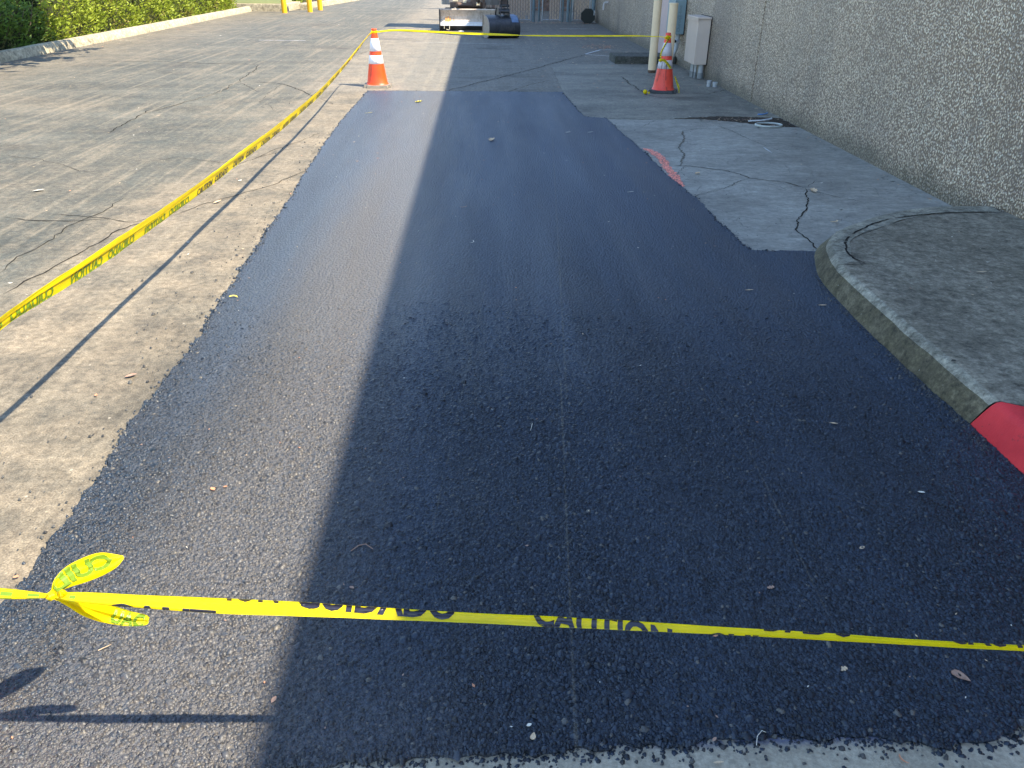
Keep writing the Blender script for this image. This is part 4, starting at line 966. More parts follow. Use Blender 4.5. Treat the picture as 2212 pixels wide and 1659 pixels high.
# --- left tape, from the near left cone to the sunny cone
def pz(px, py, z): return G(px, py, z)
lt_pts = [((-1.40, 1.05, .685), .012), ((-1.345, 1.5, .655), .016), (pz(-60, 738, .618), .017), (pz(30, 678, .602), .0155), (pz(100, 632, .586), .019), (pz(218, 556, .558), .0245), (pz(354, 462, .513), .0255), (pz(463, 384, .489), .026), (pz(525, 335, .468), .027), (pz(590, 287, .445), .030), (pz(640, 245, .425), .028),
          (pz(694, 197, .4126+.03), .026), (pz(735, 152, .500), .022), (pz(768, 113, .575), .018), (pz(795, 78, .655), .013), ((-1.43, 11.08, .672), .010)]
lt_pts = [(np.array(p, float), w_, 0) for p, w_ in lt_pts]
tp2 = empty('caution_tape', (-1.35, 5, .5), 'yellow caution tape running along the sunny left side to the bright cone', 'caution tape')
lt_pts = [(p, w_*1.3 if w_ > .015 else w_, a_) for p, w_, a_ in lt_pts]
t2 = Tape(lt_pts, (.30, 0, .95), crease=.2, seed=21)
m = MB(); t2.strip(m, k=8, step=.02); t2.strip(m, .35, 1.12, .003, .02, 4); t2.strip(m, -.8, .9, -.003, .03, 3)
o = m.build('film', M_tape, smooth=True); o.parent = tp2; o.location = (1.35, -5, -.5)
m = (tp2, M_green_ink, (1.35, -5, -.5)); m2 = (tp2, M_black_ink, (1.35, -5, -.5)); u_ = t2.u_at_px(222)
per = .69; u = u_-.25-per*2
def tt_(mb, txt, us, L_, mir, hg): 
    if us > .3 and us+L_ < t2.L-.15: t2.text(mb, txt, us, L_, hg, lambda q: -t2.frame(q)[3]*.93, mir, bold=.04, off=.0016, vhi=.6)
i = 0
while u < t2.L:
    nearp = u < t2.u_at_px(425); hg = .036
    tt_(m if nearp else m2, 'CAUTION', u, .25, nearp, hg); tt_(m if nearp else m2, 'CUIDADO', u+.25+.05, .27, nearp, hg); u += per; i += 1
m = MB(); wrap(m, -1.415, 11.12, .672, .036, .013, .006); bunch(m, (-1.44, 11.09, .672), .016, 5, 3)
o = m.build('wrapped_end', M_tape, smooth=True); o.parent = tp2; o.location = (1.35, -5, -.5)
m = MB(); wrap(m, C3[0], C3[1], .67, .038, .02, .008); o = m.build('wrapped_end', M_tape, smooth=True); o.parent = tp2; o.location = (1.35, -5, -.5)
# --- far tape between the two far cones
tp3 = empty('caution_tape', (0, 10.9, .6), 'thin yellow caution tape stretched between the two far cones', 'caution tape')
def pf(px, py, k): return PYp(px, py, 11.12+(10.72-11.12)*k)
c3_ = [((-1.39, 11.10, .672), .010, 0), (pf(850, 65.5, .05), .011, 0), (pf(900, 67, .12), .014, 0), (pf(960, 70, .22), .013, 0), (pf(1010, 72.3, .31), .014, 0), (pf(1060, 74, .40), .014, 0), (pf(1100, 75.4, .46), .011, 0), (pf(1128, 76.4, .51), .004, 0), (pf(1150, 77, .55), .009, 0), (pf(1220, 77.6, .66), .010, 0), (pf(1300, 77.7, .80), .009, 0), (pf(1370, 77.5, .92), .008, 0), (pf(1420, 79, .98), .004, 0), ((2.37, 10.70, .665), .006, 0)]
t3 = Tape(c3_, (0, .3, .95), crease=.5, seed=31); m = MB(); t3.strip(m, k=5, step=.03); t3.strip(m, -.8, .7, .003, .03, 3)
o = m.build('film', M_tape, smooth=True); o.parent = tp3; o.location = (0, -10.9, -.6)
m = (tp3, M_black_ink, (0, -10.9, -.6)); u = .25
while u+.6 < t3.L:
    t3.text(m, 'CAUTION', u, .24, .026, lambda q: -t3.frame(q)[3]*1.35, False, off=-.0035, bold=.02); t3.text(m, 'CUIDADO', u+.29, .26, .026, lambda q: -t3.frame(q)[3]*1.25, False, off=-.0035, bold=.02); u += .69
# --- loose tape wound down the shaded cone
tp4 = empty('caution_tape', (2.39, 10.7, .3), 'loose caution tape wound and knotted down the shaded cone', 'caution tape')
def onc(az, z, o_=.008): r_ = .139+(.031-.139)*((z-.03)/.68)+o_; return (2.385+r_*math.cos(R(az)), 10.72+r_*math.sin(R(az)), z+.006)
m = MB(); wrap(m, 2.385, 10.72, .665, .038, .012, .012); bunch(m, onc(-110, .665, .012), .022, 8, 6)
o = m.build('knot', M_tape, smooth=True); o.parent = tp4; o.location = (-2.39, -10.7, -.3)
m = MB(); bunch(m, onc(-150, .39, .016), .018, 8, 8); o = m.build('knot', M_tape, smooth=True); o.parent = tp4; o.location = (-2.39, -10.7, -.3)
m = MB(); mk = (tp4, M_black_ink, (-2.39, -10.7, -.3))
for j, (path, w_) in enumerate([([(-75, .68), (-85, .64), (-105, .62), (-125, .58), (-148, .52), (-160, .46), (-152, .40)], .010), ([(-120, .66), (-100, .63), (-70, .67)], .008),
                 ([(-148, .40), (-115, .395), (-95, .37), (-75, .33), (-62, .30)], .014)]):
    tq = Tape([(np.array(onc(a, z, .010+.004*j)), w_, 0) for a, z in path], (0, 0, 1) if j == 2 else (.6, 0, .8), crease=.8, seed=40+j); tq.strip(m, step=.01, k=4); o = m.build('film', M_tape, smooth=True); o.parent = tp4; o.location = (-2.39, -10.7, -.3); m = MB()
    for s_ in (1, -1): tq.text(mk, 'CAUTION' if j != 1 else 'CUI', .02, tq.L-.03, w_*1.5, lambda q: -w_*.7, False, off=.0015*s_)
tq = Tape([(np.array((2.525, 10.70, .20)), .008, 0), (np.array((2.545, 10.665, .14)), .012, 0), (np.array((2.565, 10.62, .08)), .012, 20), (np.array((2.572, 10.60, .045)), .008, 0), (np.array((2.565, 10.56, .02)), .006, 0)], (.9, 0, .2), crease=.8, seed=50); tq.strip(m, step=.01, k=4); o = m.build('film', M_tape, smooth=True); o.parent = tp4; o.location = (-2.39, -10.7, -.3); m = MB()
for s_ in (1, -1): tq.text(mk, 'CUIDADO', .01, tq.L-.02, .016, lambda q: -.007, False, off=.0015*s_)
q0 = G(1392, 200, .02); bunch(m, (q0[0]+.01, q0[1], .03), .030, 5, 9); bunch(m, (q0[0]+.06, q0[1], .016), .014, 3, 10)
o = m.build('crumpled_end', M_tape, smooth=True); o.parent = tp4; o.location = (-2.39, -10.7, -.3)

# ================================================================ EXCAVATOR
ex = empty('mini_excavator', (-.30, 22.0, 0), 'mini excavator parked facing the camera with its blade half in sun', 'excavator')
def xl(mb, name, mats, smooth=False, parent=None, label=None):
    o = mb.build(name, mats, smooth=smooth); o.parent = parent or ex
    if not parent: o.location = (.30, -22.0, 0)
    if label: o['label'] = label
    return o
def make_metal(name, a, b, dirt, amt, rough=.5, metal=.4):
    n = NM(name); c = n.ramp(n.noise(6, 6, .7), [(.3, a), (.7, b)])
    s_ = n.ramp(n.noise(9, 7, .75, n.map((2, 2, .7))), [(.48, 0), (.62, 1)]); c = n.mix(n.math('MULTIPLY', s_, amt), c, dirt)
    return n.bsdf(c, rough, .5, n.bump(n.noise(50, 5, .7), .002), metal)
M_blade = make_metal('worn_blade_steel', (.46, .37, .29), (.66, .57, .47), (.24, .17, .12), .55, .6, 0)
M_edge = make_metal('polished_cutting_edge', (.72, .72, .72), (.90, .90, .90), (.6, .55, .5), .3, .5, .0)
M_dksteel = make_metal('dark_machine_steel', (.03, .03, .032), (.07, .068, .066), (.12, .10, .08), .4, .5, .3)
M_brown = make_metal('dirty_brown_frame', (.10, .065, .05), (.18, .12, .09), (.04, .035, .03), .5, .6, .1)
M_house = make_metal('grey_machine_paint', (.19, .18, .165), (.26, .245, .22), (.12, .10, .08), .4, .5, 0)
M_bucket = make_metal('black_bucket_steel', (.022, .024, .027), (.055, .056, .06), (.11, .10, .085), .35, .42, .4)
M_side = make_metal('dusty_bucket_side', (.30, .24, .18), (.42, .35, .27), (.15, .12, .09), .5, .6, .1)
M_skyreflect = m_plain('sky_reflection_blue', (.10, .16, .26), .5, .5, .25, 12)
BX0, BX1, BY = -1.05, .43, 20.94
m = MB(); prof = [(.02, .50), (.0, .505), (-.012, .48), (.02, .42), (.055, .34), (.06, .27), (.03, .205), (.012, .20)]; N = 24
def sweep(mb, prof, x0, x1, y, mi=0, k=24):
    vs = [(x0+(x1-x0)*i/k, y+p[0], p[1]) for i in range(k+1) for p in prof]; n = len(prof)
    mb.add(vs, [(i*n+j, (i+1)*n+j, (i+1)*n+j+1, i*n+j+1) for i in range(k) for j in range(n-1)], mi)
sweep(m, prof, BX0+.03, BX1-.03, BY); sweep(m, [(.09, .50), (.12, .34), (.10, .19), (.09, .05), (.14, .0)], BX0+.03, BX1-.03, BY)
sweep(m, [(.0, .505), (.09, .50)], BX0+.03, BX1-.03, BY)
sweep(m, [(-.012, .125), (.04, .09), (.09, .03), (.16, .0)], BX0+.03, BX1-.03, BY, 1)  # dark underside stands for the shade beneath the raised blade
blade = xl(m, 'blade', [M_blade, M_dksteel])
m = MB(); sweep(m, [(.030, .207), (-.02, .20), (-.022, .125), (.0, .122)], BX0+.03, BX1-.03, BY-.004); m.parent = None
o = m.build('cutting_edge', M_edge); o.parent = blade
for x in (BX0, BX1-.028):
    m = MB(); m.slab([(BY-.03, .49), (BY+.13, .47), (BY+.15, .02), (BY+.08, .0), (BY-.03, .12)], 0, 1)
    m.v = [(x+v[2]*.028, v[0], v[1]) for v in m.v]; o = m.build('end_plate', M_dksteel); o.parent = blade
m = MB()
for (a, b, z0, z1) in ((-.90, -.865, .215, .32), (-.85, -.80, .215, .33), (-.79, -.765, .215, .30), (-.70, -.685, .22, .27)): 
    m.add([(a, BY+.026, z0), (b, BY+.026, z0), (b-.005, BY+.052, z1), (a+.004, BY+.052, z1)], [(0, 1, 2, 3)])
o = m.build('orange_paint', m_plain('orange_paint', (.85, .38, .10), .6)); o.parent = blade
m = MB(); m.tube([(-.93, BY-.03, .12), (-.93, BY-.035, .06)], .008, 6)
o = m.build('rope_end', m_plain('pale_rope', (.6, .55, .4), .8)); o.parent = blade
m = MB(); m.tube([(-.80, BY-.03, .12), (-.80, BY-.04, .05), (-.83, BY-.04, .03), (-.88, BY-.04, .045)], .009, 6)
o = m.build('rope_end', o.data.materials[0]); o.parent = blade
m = MB(); m.box(-.66, -.56, BY+.1, BY+.95, .12, .24, bev=.01); m.box(-.06, .04, BY+.1, BY+.95, .12, .24, bev=.01); xl(m, 'blade_arm', M_dksteel)
# tracks
def track(x0, x1):
    m = MB(); y0, y1, r_ = 21.35, 22.95, .21; pts = []
    for k in range(13): a = math.pi/2+math.pi*k/12; pts.append((y0+r_*math.cos(a), r_+r_*math.sin(a)))
    for k in range(13): a = -math.pi/2+math.pi*k/12; pts.append((y1+r_*math.cos(a), r_+r_*math.sin(a)))
    n = len(pts); m.add([(x0, *p) for p in pts]+[(x1, *p) for p in pts], [(i, (i+1) % n, n+(i+1) % n, n+i) for i in range(n)]+[tuple(range(n))[::-1], tuple(range(n, 2*n))])
    for i in range(n):      # lugs
        a = Vector(pts[i]); b = Vector(pts[(i+1) % n]); L = (b-a).length; k = max(1, int(L/.09)); d = (b-a)/L; nn = Vector((d.y, -d.x))
        for j in range(k):
            p = a+(b-a)*((j+.5)/k); q = [p-d*.02, p+d*.02, p+d*.015+nn*-.022, p-d*.015+nn*-.022]; q = [p-d*.02, p+d*.02, p+d*.014+nn*.022, p-d*.014+nn*.022]
            m.add([(x0+.01, *v) for v in q]+[(x1-.01, *v) for v in q], [(0, 1, 2, 3), (7, 6, 5, 4), (0, 4, 5, 1), (1, 5, 6, 2), (2, 6, 7, 3), (3, 7, 4, 0)])
    t_ = xl(m, 'track', M_black)
    for y in (y0, y1): w2 = MB(); w2.tube([(x0-.012, y, r_), (x1+.012, y, r_)], .15, 20); w2.tube([(x0-.03, y, r_), (x1+.03, y, r_)], .05, 12); o = w2.build('wheel', M_dksteel, smooth='auto'); o.parent = t_
track(-.98, -.72); track(.10, .36)
m = MB(); m.box(-.72, .10, 21.65, 22.7, .18, .42, bev=.02); m.tube([(-.31, 22.1, .40), (-.31, 22.1, .54)], .36, 32); xl(m, 'undercarriage', M_brown, 'auto')
# house
m = MB(); hp = [(-1.03, 22.0), (-1.0, 21.75), (-.82, 21.66), (.22, 21.66), (.42, 21.80), (.46, 22.2), (.42, 22.8), (.15, 23.15), (-.75, 23.15), (-1.0, 22.8)]
m.slab(hp, .56, .70); m.slab([(x*.985-.004, y*.999+.02) for x, y in hp], .70, 1.05); house = xl(m, 'house', M_house)
m = MB(); m.box(-.80, .10, 21.60, 21.72, .50, .62, bev=.015); m.tube([(-.6, 21.58, .56), (-.2, 21.58, .56)], .05, 14); m.box(-.28, -.10, 21.50, 21.66, .52, .78, bev=.015); m.tube([(-.19, 21.47, .64), (-.19, 21.70, .64)], .06, 14); m.box(.02, .08, 21.52, 21.66, .50, .72); o = m.build('front_frame', M_brown, smooth='auto'); o.parent = house
m = MB(); m.box(-.47, -.38, 21.53, 21.60, .60, .70, bev=.008); m.box(-.14, -.04, 21.46, 21.50, .55, .63, bev=.008); m.box(-.73, -.60, 21.55, 21.60, .64, .72, bev=.006); o = m.build('tie_down', m_plain('cream_metal', (.70, .60, .42), .5)); o.parent = house
m = MB(); m.box(-.65, -.15, 22.1, 22.55, 1.05, 1.20, bev=.03); m.box(-.65, -.15, 22.5, 22.62, 1.15, 1.65, bev=.03); o = m.build('seat', M_black); o.parent = house
m = MB()
for x in (-.75, .0): m.tube([(x, 22.85, 1.05), (x, 22.85, 2.25)], .03, 8); m.tube([(x, 21.85, 1.05), (x, 21.75, 2.25)], .03, 8)
m.box(-.85, .10, 21.6, 22.95, 2.25, 2.32, bev=.02); o = m.build('canopy', M_house); o.parent = house
# swing post, boom, arm
def beam(mb, pts, w_, h):
    P = [Vector(p) for p in pts]; vs = []
    for i, p in enumerate(P):
        t = (P[min(i+1, len(P)-1)]-P[max(i-1, 0)]).normalized(); s_ = Vector((1, .0, 0)); s_ = (s_-s_.dot(t)*t).normalized(); u_2 = s_.cross(t)
        hh_ = h[i] if isinstance(h, (list, tuple)) else h
        for a, b in ((-1, -1), (1, -1), (1, 1), (-1, 1)): vs.append(p+s_*a*w_/2+u_2*b*hh_/2)
    fs = [(4*i+j, 4*i+(j+1) % 4, 4*i+4+(j+1) % 4, 4*i+4+j) for i in range(len(P)-1) for j in range(4)]+[(3, 2, 1, 0), tuple(4*len(P)-4+k for k in range(4))]
    mb.add(vs, fs)
m = MB(); beam(m, [(-.10, 21.45, .80), (.02, 21.0, 1.50), (.18, 20.35, 2.05), (.42, 19.75, 2.10)], .14, [.18, .24, .22, .14]); m.tube([(-.2, 21.45, .8), (.0, 21.45, .8)], .06, 12); m.tube([(-.08, 21.35, .62), (.05, 20.7, 1.35)], .035, 10); xl(m, 'boom', M_dksteel, 'auto')
m = MB(); beam(m, [(.44, 19.95, 2.22), (.46, 19.70, 1.95), (.50, 19.38, .80), (.505, 19.33, .66)], .12, [.14, .22, .15, .12]); m.tube([(.41, 19.34, .70), (.60, 19.34, .70)], .055, 14); m.tube([(.505, 19.50, 1.9), (.50, 19.20, 1.2)], .04, 10); m.tube([(.50, 19.20, 1.2), (.50, 19.17, .8)], .022, 8); xl(m, 'arm', M_brown, 'auto')
m = MB()
for x in (.435, .575): beam(m, [(x, 19.18, .82), (x, 19.24, .66), (x, 19.18, .52)], .025, .07)
m.tube([(.40, 19.18, .80), (.61, 19.18, .80)], .032, 12); m.tube([(.41, 19.14, .54), (.60, 19.14, .54)], .038, 12); m.tube([(.41, 19.34, .56), (.60, 19.34, .56)], .032, 12); m.tube([(.40, 19.24, .65), (.62, 19.24, .65)], .03, 12)
for x in (.40, .60): m.tube([(x, 19.14, .54), (x+(-.02 if x < .5 else .02), 19.14, .54)], .055, 12)
xl(m, 'bucket_link', M_dksteel, 'auto')
# bucket: closed curved shell toward the camera
bp = [(19.45, .02), (19.25, .0), (19.05, .005), (18.93, .05), (18.875, .13), (18.87, .22), (18.90, .31), (18.97, .385), (19.08, .43), (19.22, .455), (19.40, .46)]
X0, X1 = .10, .795
def rn(a): return [tuple(p) for p in refine(a, 4)]
sh = rn(bp); m = MB(); n = len(sh)
m.add([(X0, *p) for p in sh]+[(X1, *p) for p in sh], [(i, n+i, n+i+1, i+1) for i in range(n-1)])
sh2 = [(y*.0+19.2+(y-19.2)*.94, .225+(z-.225)*.93) for y, z in sh]; m.add([(X0, *p) for p in sh2]+[(X1, *p) for p in sh2], [(i+1, n+i+1, n+i, i) for i in range(n-1)])
bucket = xl(m, 'bucket', M_bucket, True)
for x, mt, lb in ((X0-.02, M_side, 'dusty tan side plate'), (X1, M_bucket, None)):
    m = MB(); m.slab([(y, z) for y, z in sh], 0, 1); m.v = [(x+v[2]*.02, v[0], v[1]) for v in m.v]; o = m.build('side_plate', mt); o.parent = bucket
    if lb: o['label'] = lb
m = MB()
for x in (.395, .60):
    m.slab([(18.99, .40), (19.5, .45), (19.42, .60), (19.10, .60)], 0, 1); k = 4
    m.v = m.v[:-12]+[(x+v[2]*.018, v[0], v[1]) for v in m.v[-12:]]
o = m.build('ear', M_dksteel); o.parent = bucket
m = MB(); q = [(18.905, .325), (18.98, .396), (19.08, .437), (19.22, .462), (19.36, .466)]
m.add([(.63, y-.004, z+.004) for y, z in q]+[(X1-.01, y-.004, z+.004) for y, z in q], [(i, 5+i, 6+i, 1+i) for i in range(4)]); o = m.build('sky_reflection_patch', M_skyreflect); o.parent = bucket  # sky reflection on the bucket top, painted as a blue panel
m = MB()
for k in range(4): x = X0+.05+k*.19; m.box(x, x+.06, 19.42, 19.56, .0, .045, bev=.006)
o = m.build('teeth', M_dksteel); o.parent = bucket
th = R(15); pv = np.array([.45, 19.1]); of = np.array([.30, -22.0]); rp = np.array([pv[0]*math.cos(th)-pv[1]*math.sin(th), pv[0]*math.sin(th)+pv[1]*math.cos(th)])
bucket.rotation_euler = (0, 0, th); bucket.location = (*(of+pv-rp), 0)
m = MB(); m.tube([(.0, 21.3, 1.1), (.1, 20.8, 1.75), (.3, 20.1, 2.25), (.45, 19.8, 2.15)], .015, 6); xl(m, 'hose', M_black)
# paper scraps under the blade
p = G(1070/1, 66); 
m = MB(); a = G(982, 66); b = G(1003, 70); c = G(988, 69.5); e = G(990, 67.5)
m.add([(a[0], a[1], .006), (b[0], b[1], .006), (b[0]-.02, b[1]+.25, .02), (e[0]+.1, e[1]+.1, .012)], [(0, 1, 2, 3)]); m.add([(G(1000, 66)[0], G(1000, 66)[1], .01), (G(1010, 66)[0], G(1010, 66)[1], .01), (G(1010, 65)[0], G(1010, 65)[1], .02), (G(1000, 65)[0], G(1000, 65)[1], .02)], [(0, 1, 2, 3)])
tag(m.build('paper_scrap', m_plain('white_paper', (.7, .69, .62), .8)), 'white paper scrap on the ground under the blade', 'litter')

# ================================================================ LEAVES AND SMALL DEBRIS
def leafc(name, a, b):
    n = NM(name, 'Generated'); return n.bsdf(n.ramp(n.noise(4, 4, .6), [(.3, a), (.7, b)]), .7, .3)
ML = {'brown': leafc('dry_brown_leaf', (.26, .15, .10), (.42, .27, .19)), 'tan': leafc('dry_tan_leaf', (.45, .31, .18), (.66, .50, .32)), 'pale': leafc('pale_dry_leaf', (.55, .50, .40), (.72, .68, .56)),
      'yellow': leafc('yellow_leaf', (.62, .50, .06), (.80, .68, .12)), 'orange': leafc('orange_leaf', (.50, .20, .10), (.62, .30, .16)), 'dark': leafc('dark_leaf_bit', (.015, .015, .013), (.04, .036, .03))}
def leaf(px, py, size, kind, label, z=.016, shape='oval', rot=0, curl=.35, seed=1, asp=.5, cat='leaf', name='fallen_leaf'):
    rr = random.Random(seed); p = G(px, py, z); m = MB(); N = 14; rows = 5; vs = []
    def wd(t):
        if shape == 'heart': return asp*(math.sin(math.pi*min(1, t**.62))**.8)
        if shape == 'lobed': return asp*(.35+.65*abs(math.sin(t*9.5)))*math.sin(math.pi*(t*.96+.02))**.5
        if shape == 'strip': return asp*.5*(math.sin(math.pi*(t*.9+.05))**.35)
        return asp*math.sin(math.pi*(t*.94+.03))**.9
    for i in range(N+1):
        t = i/N
        for j in range(rows):
            v = (j/(rows-1)-.5)*2; x = (t-.5); bx = 0
            if shape == 'strip': ang = (t-.5)*2.6*curl*2; x = math.sin(ang)/(2.6*curl*2); bx = (1-math.cos(ang))/(2.6*curl*2)
            y = v*wd(t)*.5+bx+rr.uniform(-.01, .01); zz = curl*.28*(v*v*wd(t)+(t-.5)**2*1.3)+.02*rr.random()
            vs.append((x*size, y*size, zz*size+.0015))
    m.add(vs, [(i*rows+j, (i+1)*rows+j, (i+1)*rows+j+1, i*rows+j+1) for i in range(N) for j in range(rows-1)])
    o = m.build(name, ML[kind], None, True); o.location = p; o.rotation_euler = (rr.uniform(-.1, .1), rr.uniform(-.1, .1), R(rot)); return tag(o, label, cat)
leaf(2075, 1462, .044, 'brown', 'largest brown leaf, heart shaped with holes, near the bottom right corner', shape='heart', rot=-52, asp=.62, curl=.3)
leaf(1062, 303, .085, 'tan', 'tan star shaped leaf lying alone in the shade of the far patch', shape='lobed', rot=80, asp=.8, curl=.8)
leaf(1002, 448, .075, 'brown', 'curled pinkish brown strip of leaf near the middle of the patch', shape='strip', rot=10, asp=.25, curl=.6)
leaf(1023, 523, .055, 'pale', 'thin white curled leaf just below the pinkish curled one', shape='strip', rot=70, asp=.2, curl=.5)
leaf(1757, 413, .075, 'tan', 'tan crumpled leaf on the slab beside the long crack', z=.012, shape='lobed', rot=95, asp=.7, curl=.9)
leaf(1507, 375, .055, 'tan', 'small tan leaf on the slab right of the orange mark', z=.012, rot=30, asp=.6, curl=.8)
leaf(1805, 480, .075, 'tan', 'tan curved leaf between the crack and the rounded kerb', z=.012, shape='strip', rot=15, asp=.5, curl=.6)
leaf(905, 221, .09, 'yellow', 'crumpled yellow leaf in the sun at the far end of the patch', shape='lobed', rot=20, asp=.7, curl=.9)
leaf(797, 244, .09, 'yellow', 'thin yellow leaf near the far left corner of the patch', shape='strip', rot=20, asp=.2, curl=.3)
leaf(505, 640, .075, 'yellow', 'curled yellow leaf on the left edge of the fresh asphalt', shape='strip', rot=190, asp=.28, curl=.75, z=.02)
leaf(1822, 1446, .020, 'tan', 'small three pointed tan leaf below the near tape on the right', shape='lobed', rot=15, asp=.8)
leaf(1152, 1591, .018, 'tan', 'small tan leaf near the concrete edge at the bottom centre', rot=75, asp=.7, shape='heart')
leaf(1143, 1567, .012, 'pale', 'tiny pale leaf bit just above the small tan one at the bottom centre', rot=20, asp=.7)
leaf(1948, 1642, .030, 'orange', 'pinkish orange leaf lying on the pale concrete strip', z=.008, rot=-70, asp=.3, shape='strip')
leaf(1543, 1598, .014, 'brown', 'small reddish leaf over the concrete edge', rot=40, asp=.5)
leaf(1552, 1648, .022, 'tan', 'tan leaf bit on the concrete, left of the pinkish one', z=.008, rot=0, asp=.3)
leaf(1800, 915, .030, 'tan', 'slender tan leaf between the near tape and the kerb', rot=-25, asp=.35)
leaf(1990, 1064, .022, 'pale', 'oval white leaf in front of the red kerb', rot=-20, asp=.5)
leaf(1776, 660, .040, 'tan', 'slender tan leaf next to the grey kerb face', rot=-15, asp=.35)
leaf(1618, 627, .045, 'tan', 'slender tan leaf on the dark patch right of its middle', rot=-5, asp=.28)
leaf(1362, 415, .055, 'pale', 'white thin leaf near the right edge of the patch', rot=5, asp=.22)
leaf(1227, 286, .06, 'pale', 'white leaf bit on the far right part of the patch', rot=5, asp=.4)
leaf(1275, 286, .06, 'pale', 'white leaf bit beside the jog of the patch edge', rot=10, asp=.3)
leaf(460, 1057, .024, 'orange', 'small reddish brown leaf on the sunny patch', rot=-50, asp=.6)
leaf(487, 1052, .013, 'orange', 'tiny orange leaf bit right of the small reddish one', rot=10, asp=.6)
leaf(470, 437, .07, 'tan', 'orange tan leaf on the dusty ground between tape and its shadow', z=.006, rot=60, asp=.4, curl=.7)
leaf(283, 812, .045, 'brown', 'dark brown flat leaf on the dusty ground at the left', z=.006, rot=25, asp=.6)
leaf(83, 412, .08, 'pale', 'white leaf on the grey ground at the far left', z=.006, rot=20, asp=.5)
leaf(760, 1270, .016, 'brown', 'small brown leaf just above the near tape on the dark side', rot=-40, asp=.6)
leaf(1665, 1270, .020, 'brown', 'brown torn leaf bit above the near tape on the right', rot=10, asp=.7, shape='lobed')
leaf(592, 1512, .018, 'brown', 'small brown leaf at the shadow edge below the near tape', rot=65, asp=.6)
leaf(2120, 588, .05, 'tan', 'tan leaf on the dark sidewalk', z=KH+.003, rot=-10, asp=.3)
leaf(1862, 1184, .018, 'tan', 'small tan leaf alone on the black asphalt left of the red kerb', rot=20, asp=.6)
leaf(35, 1187+60, .016, 'orange', 'tiny orange crumb on the dusty ground above the knot', z=.006, rot=0, asp=.8)
leaf(2060, 780+0, .02, 'dark', 'black crumb on the sidewalk top', z=KH+.003, rot=0, asp=.8)
q = G(1783, 601, .02); V, Fc = rocks(np.array([[0, 0.], [.012, .02], [-.004, -.03]]), [.05, .03, .022], .012, .5, 31)
o = npmesh('mortar_chip', V, Fc, [m_plain('white_mortar', (.62, .60, .54), .8, .3, .2, 30)]); o.location = (q[0]-.008, q[1], 0); tag(o, 'white chip of mortar at the foot of the rounded kerb', 'mortar chip')
# twigs
def twig(pts, r_, label, mat='brown', z=.02):
    m = MB(); m.tube([G(x, y, z+.004*(i % 2)) for i, (x, y) in enumerate(pts)], [r_]*(len(pts)-1)+[r_*.5], 6); return tag(m.build('twig', ML[mat]), label, 'twig')
twig([(758, 1190), (775, 1178), (790, 1175), (806, 1186)], .0014, 'forked brown twig on the dark patch above the near tape')
twig([(1634, 1610), (1636, 1590), (1646, 1578), (1655, 1582)], .0008, 'thin curved pale stalk near the bottom edge', 'pale')
twig([(1150, 915), (1146, 930)], .0012, 'short white straw near the middle of the patch', 'pale')
twig([(212, 1405), (240, 1392)], .0012, 'straight pale straw in the sun below the knot', 'tan')
# uncountable small litter
def litter(name, P, sizes, zz, mat, label, seed, curl=.4):
    r = np.random.default_rng(seed); n = len(P); a = r.uniform(0, 6.28, n); s_ = np.asarray(sizes)*np.exp(r.normal(0, .35, n)); w_ = s_*r.uniform(.2, .6, n)
    c, s2 = np.cos(a), np.sin(a); V = np.zeros((n, 4, 3))
    for k, (u, v, h) in enumerate(((-.5, 0, .15), (0, -.5, 0), (.5, 0, .2), (0, .5, .05))):
        x = u*s_; y = v*w_; V[:, k, 0] = P[:, 0]+x*c-y*s2; V[:, k, 1] = P[:, 1]+x*s2+y*c; V[:, k, 2] = zz+.002+h*s_*curl*r.uniform(.5, 1.5, n)
    mi = r.integers(0, len(mat), n)
    return tag(npmesh(name, V.reshape(-1, 3), np.arange(n*4).reshape(-1, 4), mat, mi), label, kind='stuff')
def rect(n, x0, x1, y0, y1, pw=1.0): return np.stack([rng.uniform(x0, x1, n), y0+(y1-y0)*rng.random(n)**pw], 1)
P = rect(300, -1.4, 1.75, 1.1, 10.5, 1.3); P = P[inside(P, OUT)]
litter('leaf_litter', P, .006+.0011*P[:, 1], .016, [ML['tan'], ML['brown'], ML['brown'], ML['pale'], ML['orange']], 'tiny leaf flecks scattered over the fresh asphalt', 1)
P = np.concatenate([rect(230, -7.6, -1.3, 2, 26, 1), rect(260, -7.68, -7.2, 8, 28), rect(130, -7.68, -7.45, 12, 18)]); P = P[~inside(P, OUT)]
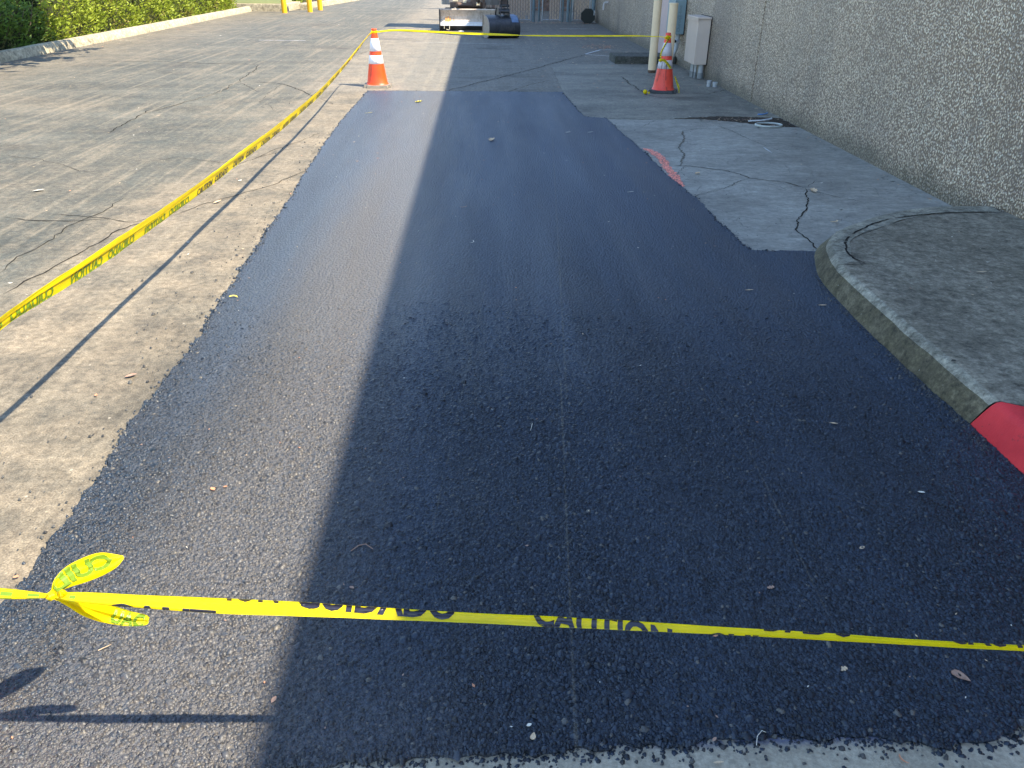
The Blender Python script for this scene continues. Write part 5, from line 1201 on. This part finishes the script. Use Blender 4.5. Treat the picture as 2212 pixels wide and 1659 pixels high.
litter('leaf_litter', P, .024, .004, [ML['tan'], ML['tan'], ML['orange'], ML['pale']], 'small leaf flecks on the old sunny asphalt and along the kerb', 2)
P = np.concatenate([rect(240, .6, 3.2, 11, 24), rect(420, .4, 3.2, 23.9, 24.7), np.stack([rng.normal(2.42, .22, 170), rng.normal(17.0, .35, 170)], 1), np.stack([rng.normal(2.25, .12, 40), rng.normal(18.9, .2, 40)], 1)])
litter('leaf_litter', P, .045, .006, [ML['brown'], ML['tan'], ML['brown'], ML['orange']], 'drifts of dry brown leaves near the fence and far wall', 3)
P = np.concatenate([np.stack([rng.normal(2.72, .20, 170), rng.normal(8.60, .07, 170)], 1), np.stack([rng.normal(3.0, .06, 60), rng.normal(8.29, .05, 60)], 1), np.stack([3.25-np.abs(rng.normal(0, .06, 160)), rng.uniform(5.2, 14, 160)], 1), rect(60, 2.5, 3.2, 10.9, 13)])
litter('leaf_litter', P, .026, .010, [ML['brown'], ML['tan'], ML['dark'], ML['dark']], 'leaf crumbs gathered round the drain ring and wall foot', 4)
P = np.concatenate([rect(45, 1.4, 3.2, 4.4, 8.5), rect(40, 1.2, 3.2, 8.8, 11)]); litter('leaf_litter', P, .02, .010, [ML['dark'], ML['dark'], ML['pale'], ML['tan']], 'dark and pale specks on the cracked slab', 5)
P = rect(150, 1.98, 3.25, 2.0, 4.6); litter('leaf_litter', P, .011, KH-.001, [ML['dark'], ML['tan'], ML['pale'], ML['dark'], ML['brown']], 'specks and crumbs on the sidewalk', 6)
# grime soil strip at the wall foot beside the dark square
m = MB(); a = [(2.1, 8.72), (2.4, 8.70), (2.8, 8.45), (2.9, 8.30), (3.29, 8.2), (3.29, 8.75), (2.7, 8.85)]
m.slab(jag(a, .03, .03, seed=12), .0, .0085)
tag(m.build('dirt', m_plain('damp_dirt', (.06, .047, .035), .95, .1, .5, 40, bumpd=.004)), 'damp dirt patch around the drain ring', kind='stuff')

for o in bpy.data.objects:
    if o.type == 'MESH' and o.name.startswith('Cube'): print('odd', o.name)
SC.render.resolution_x, SC.render.resolution_y = 1024, 768
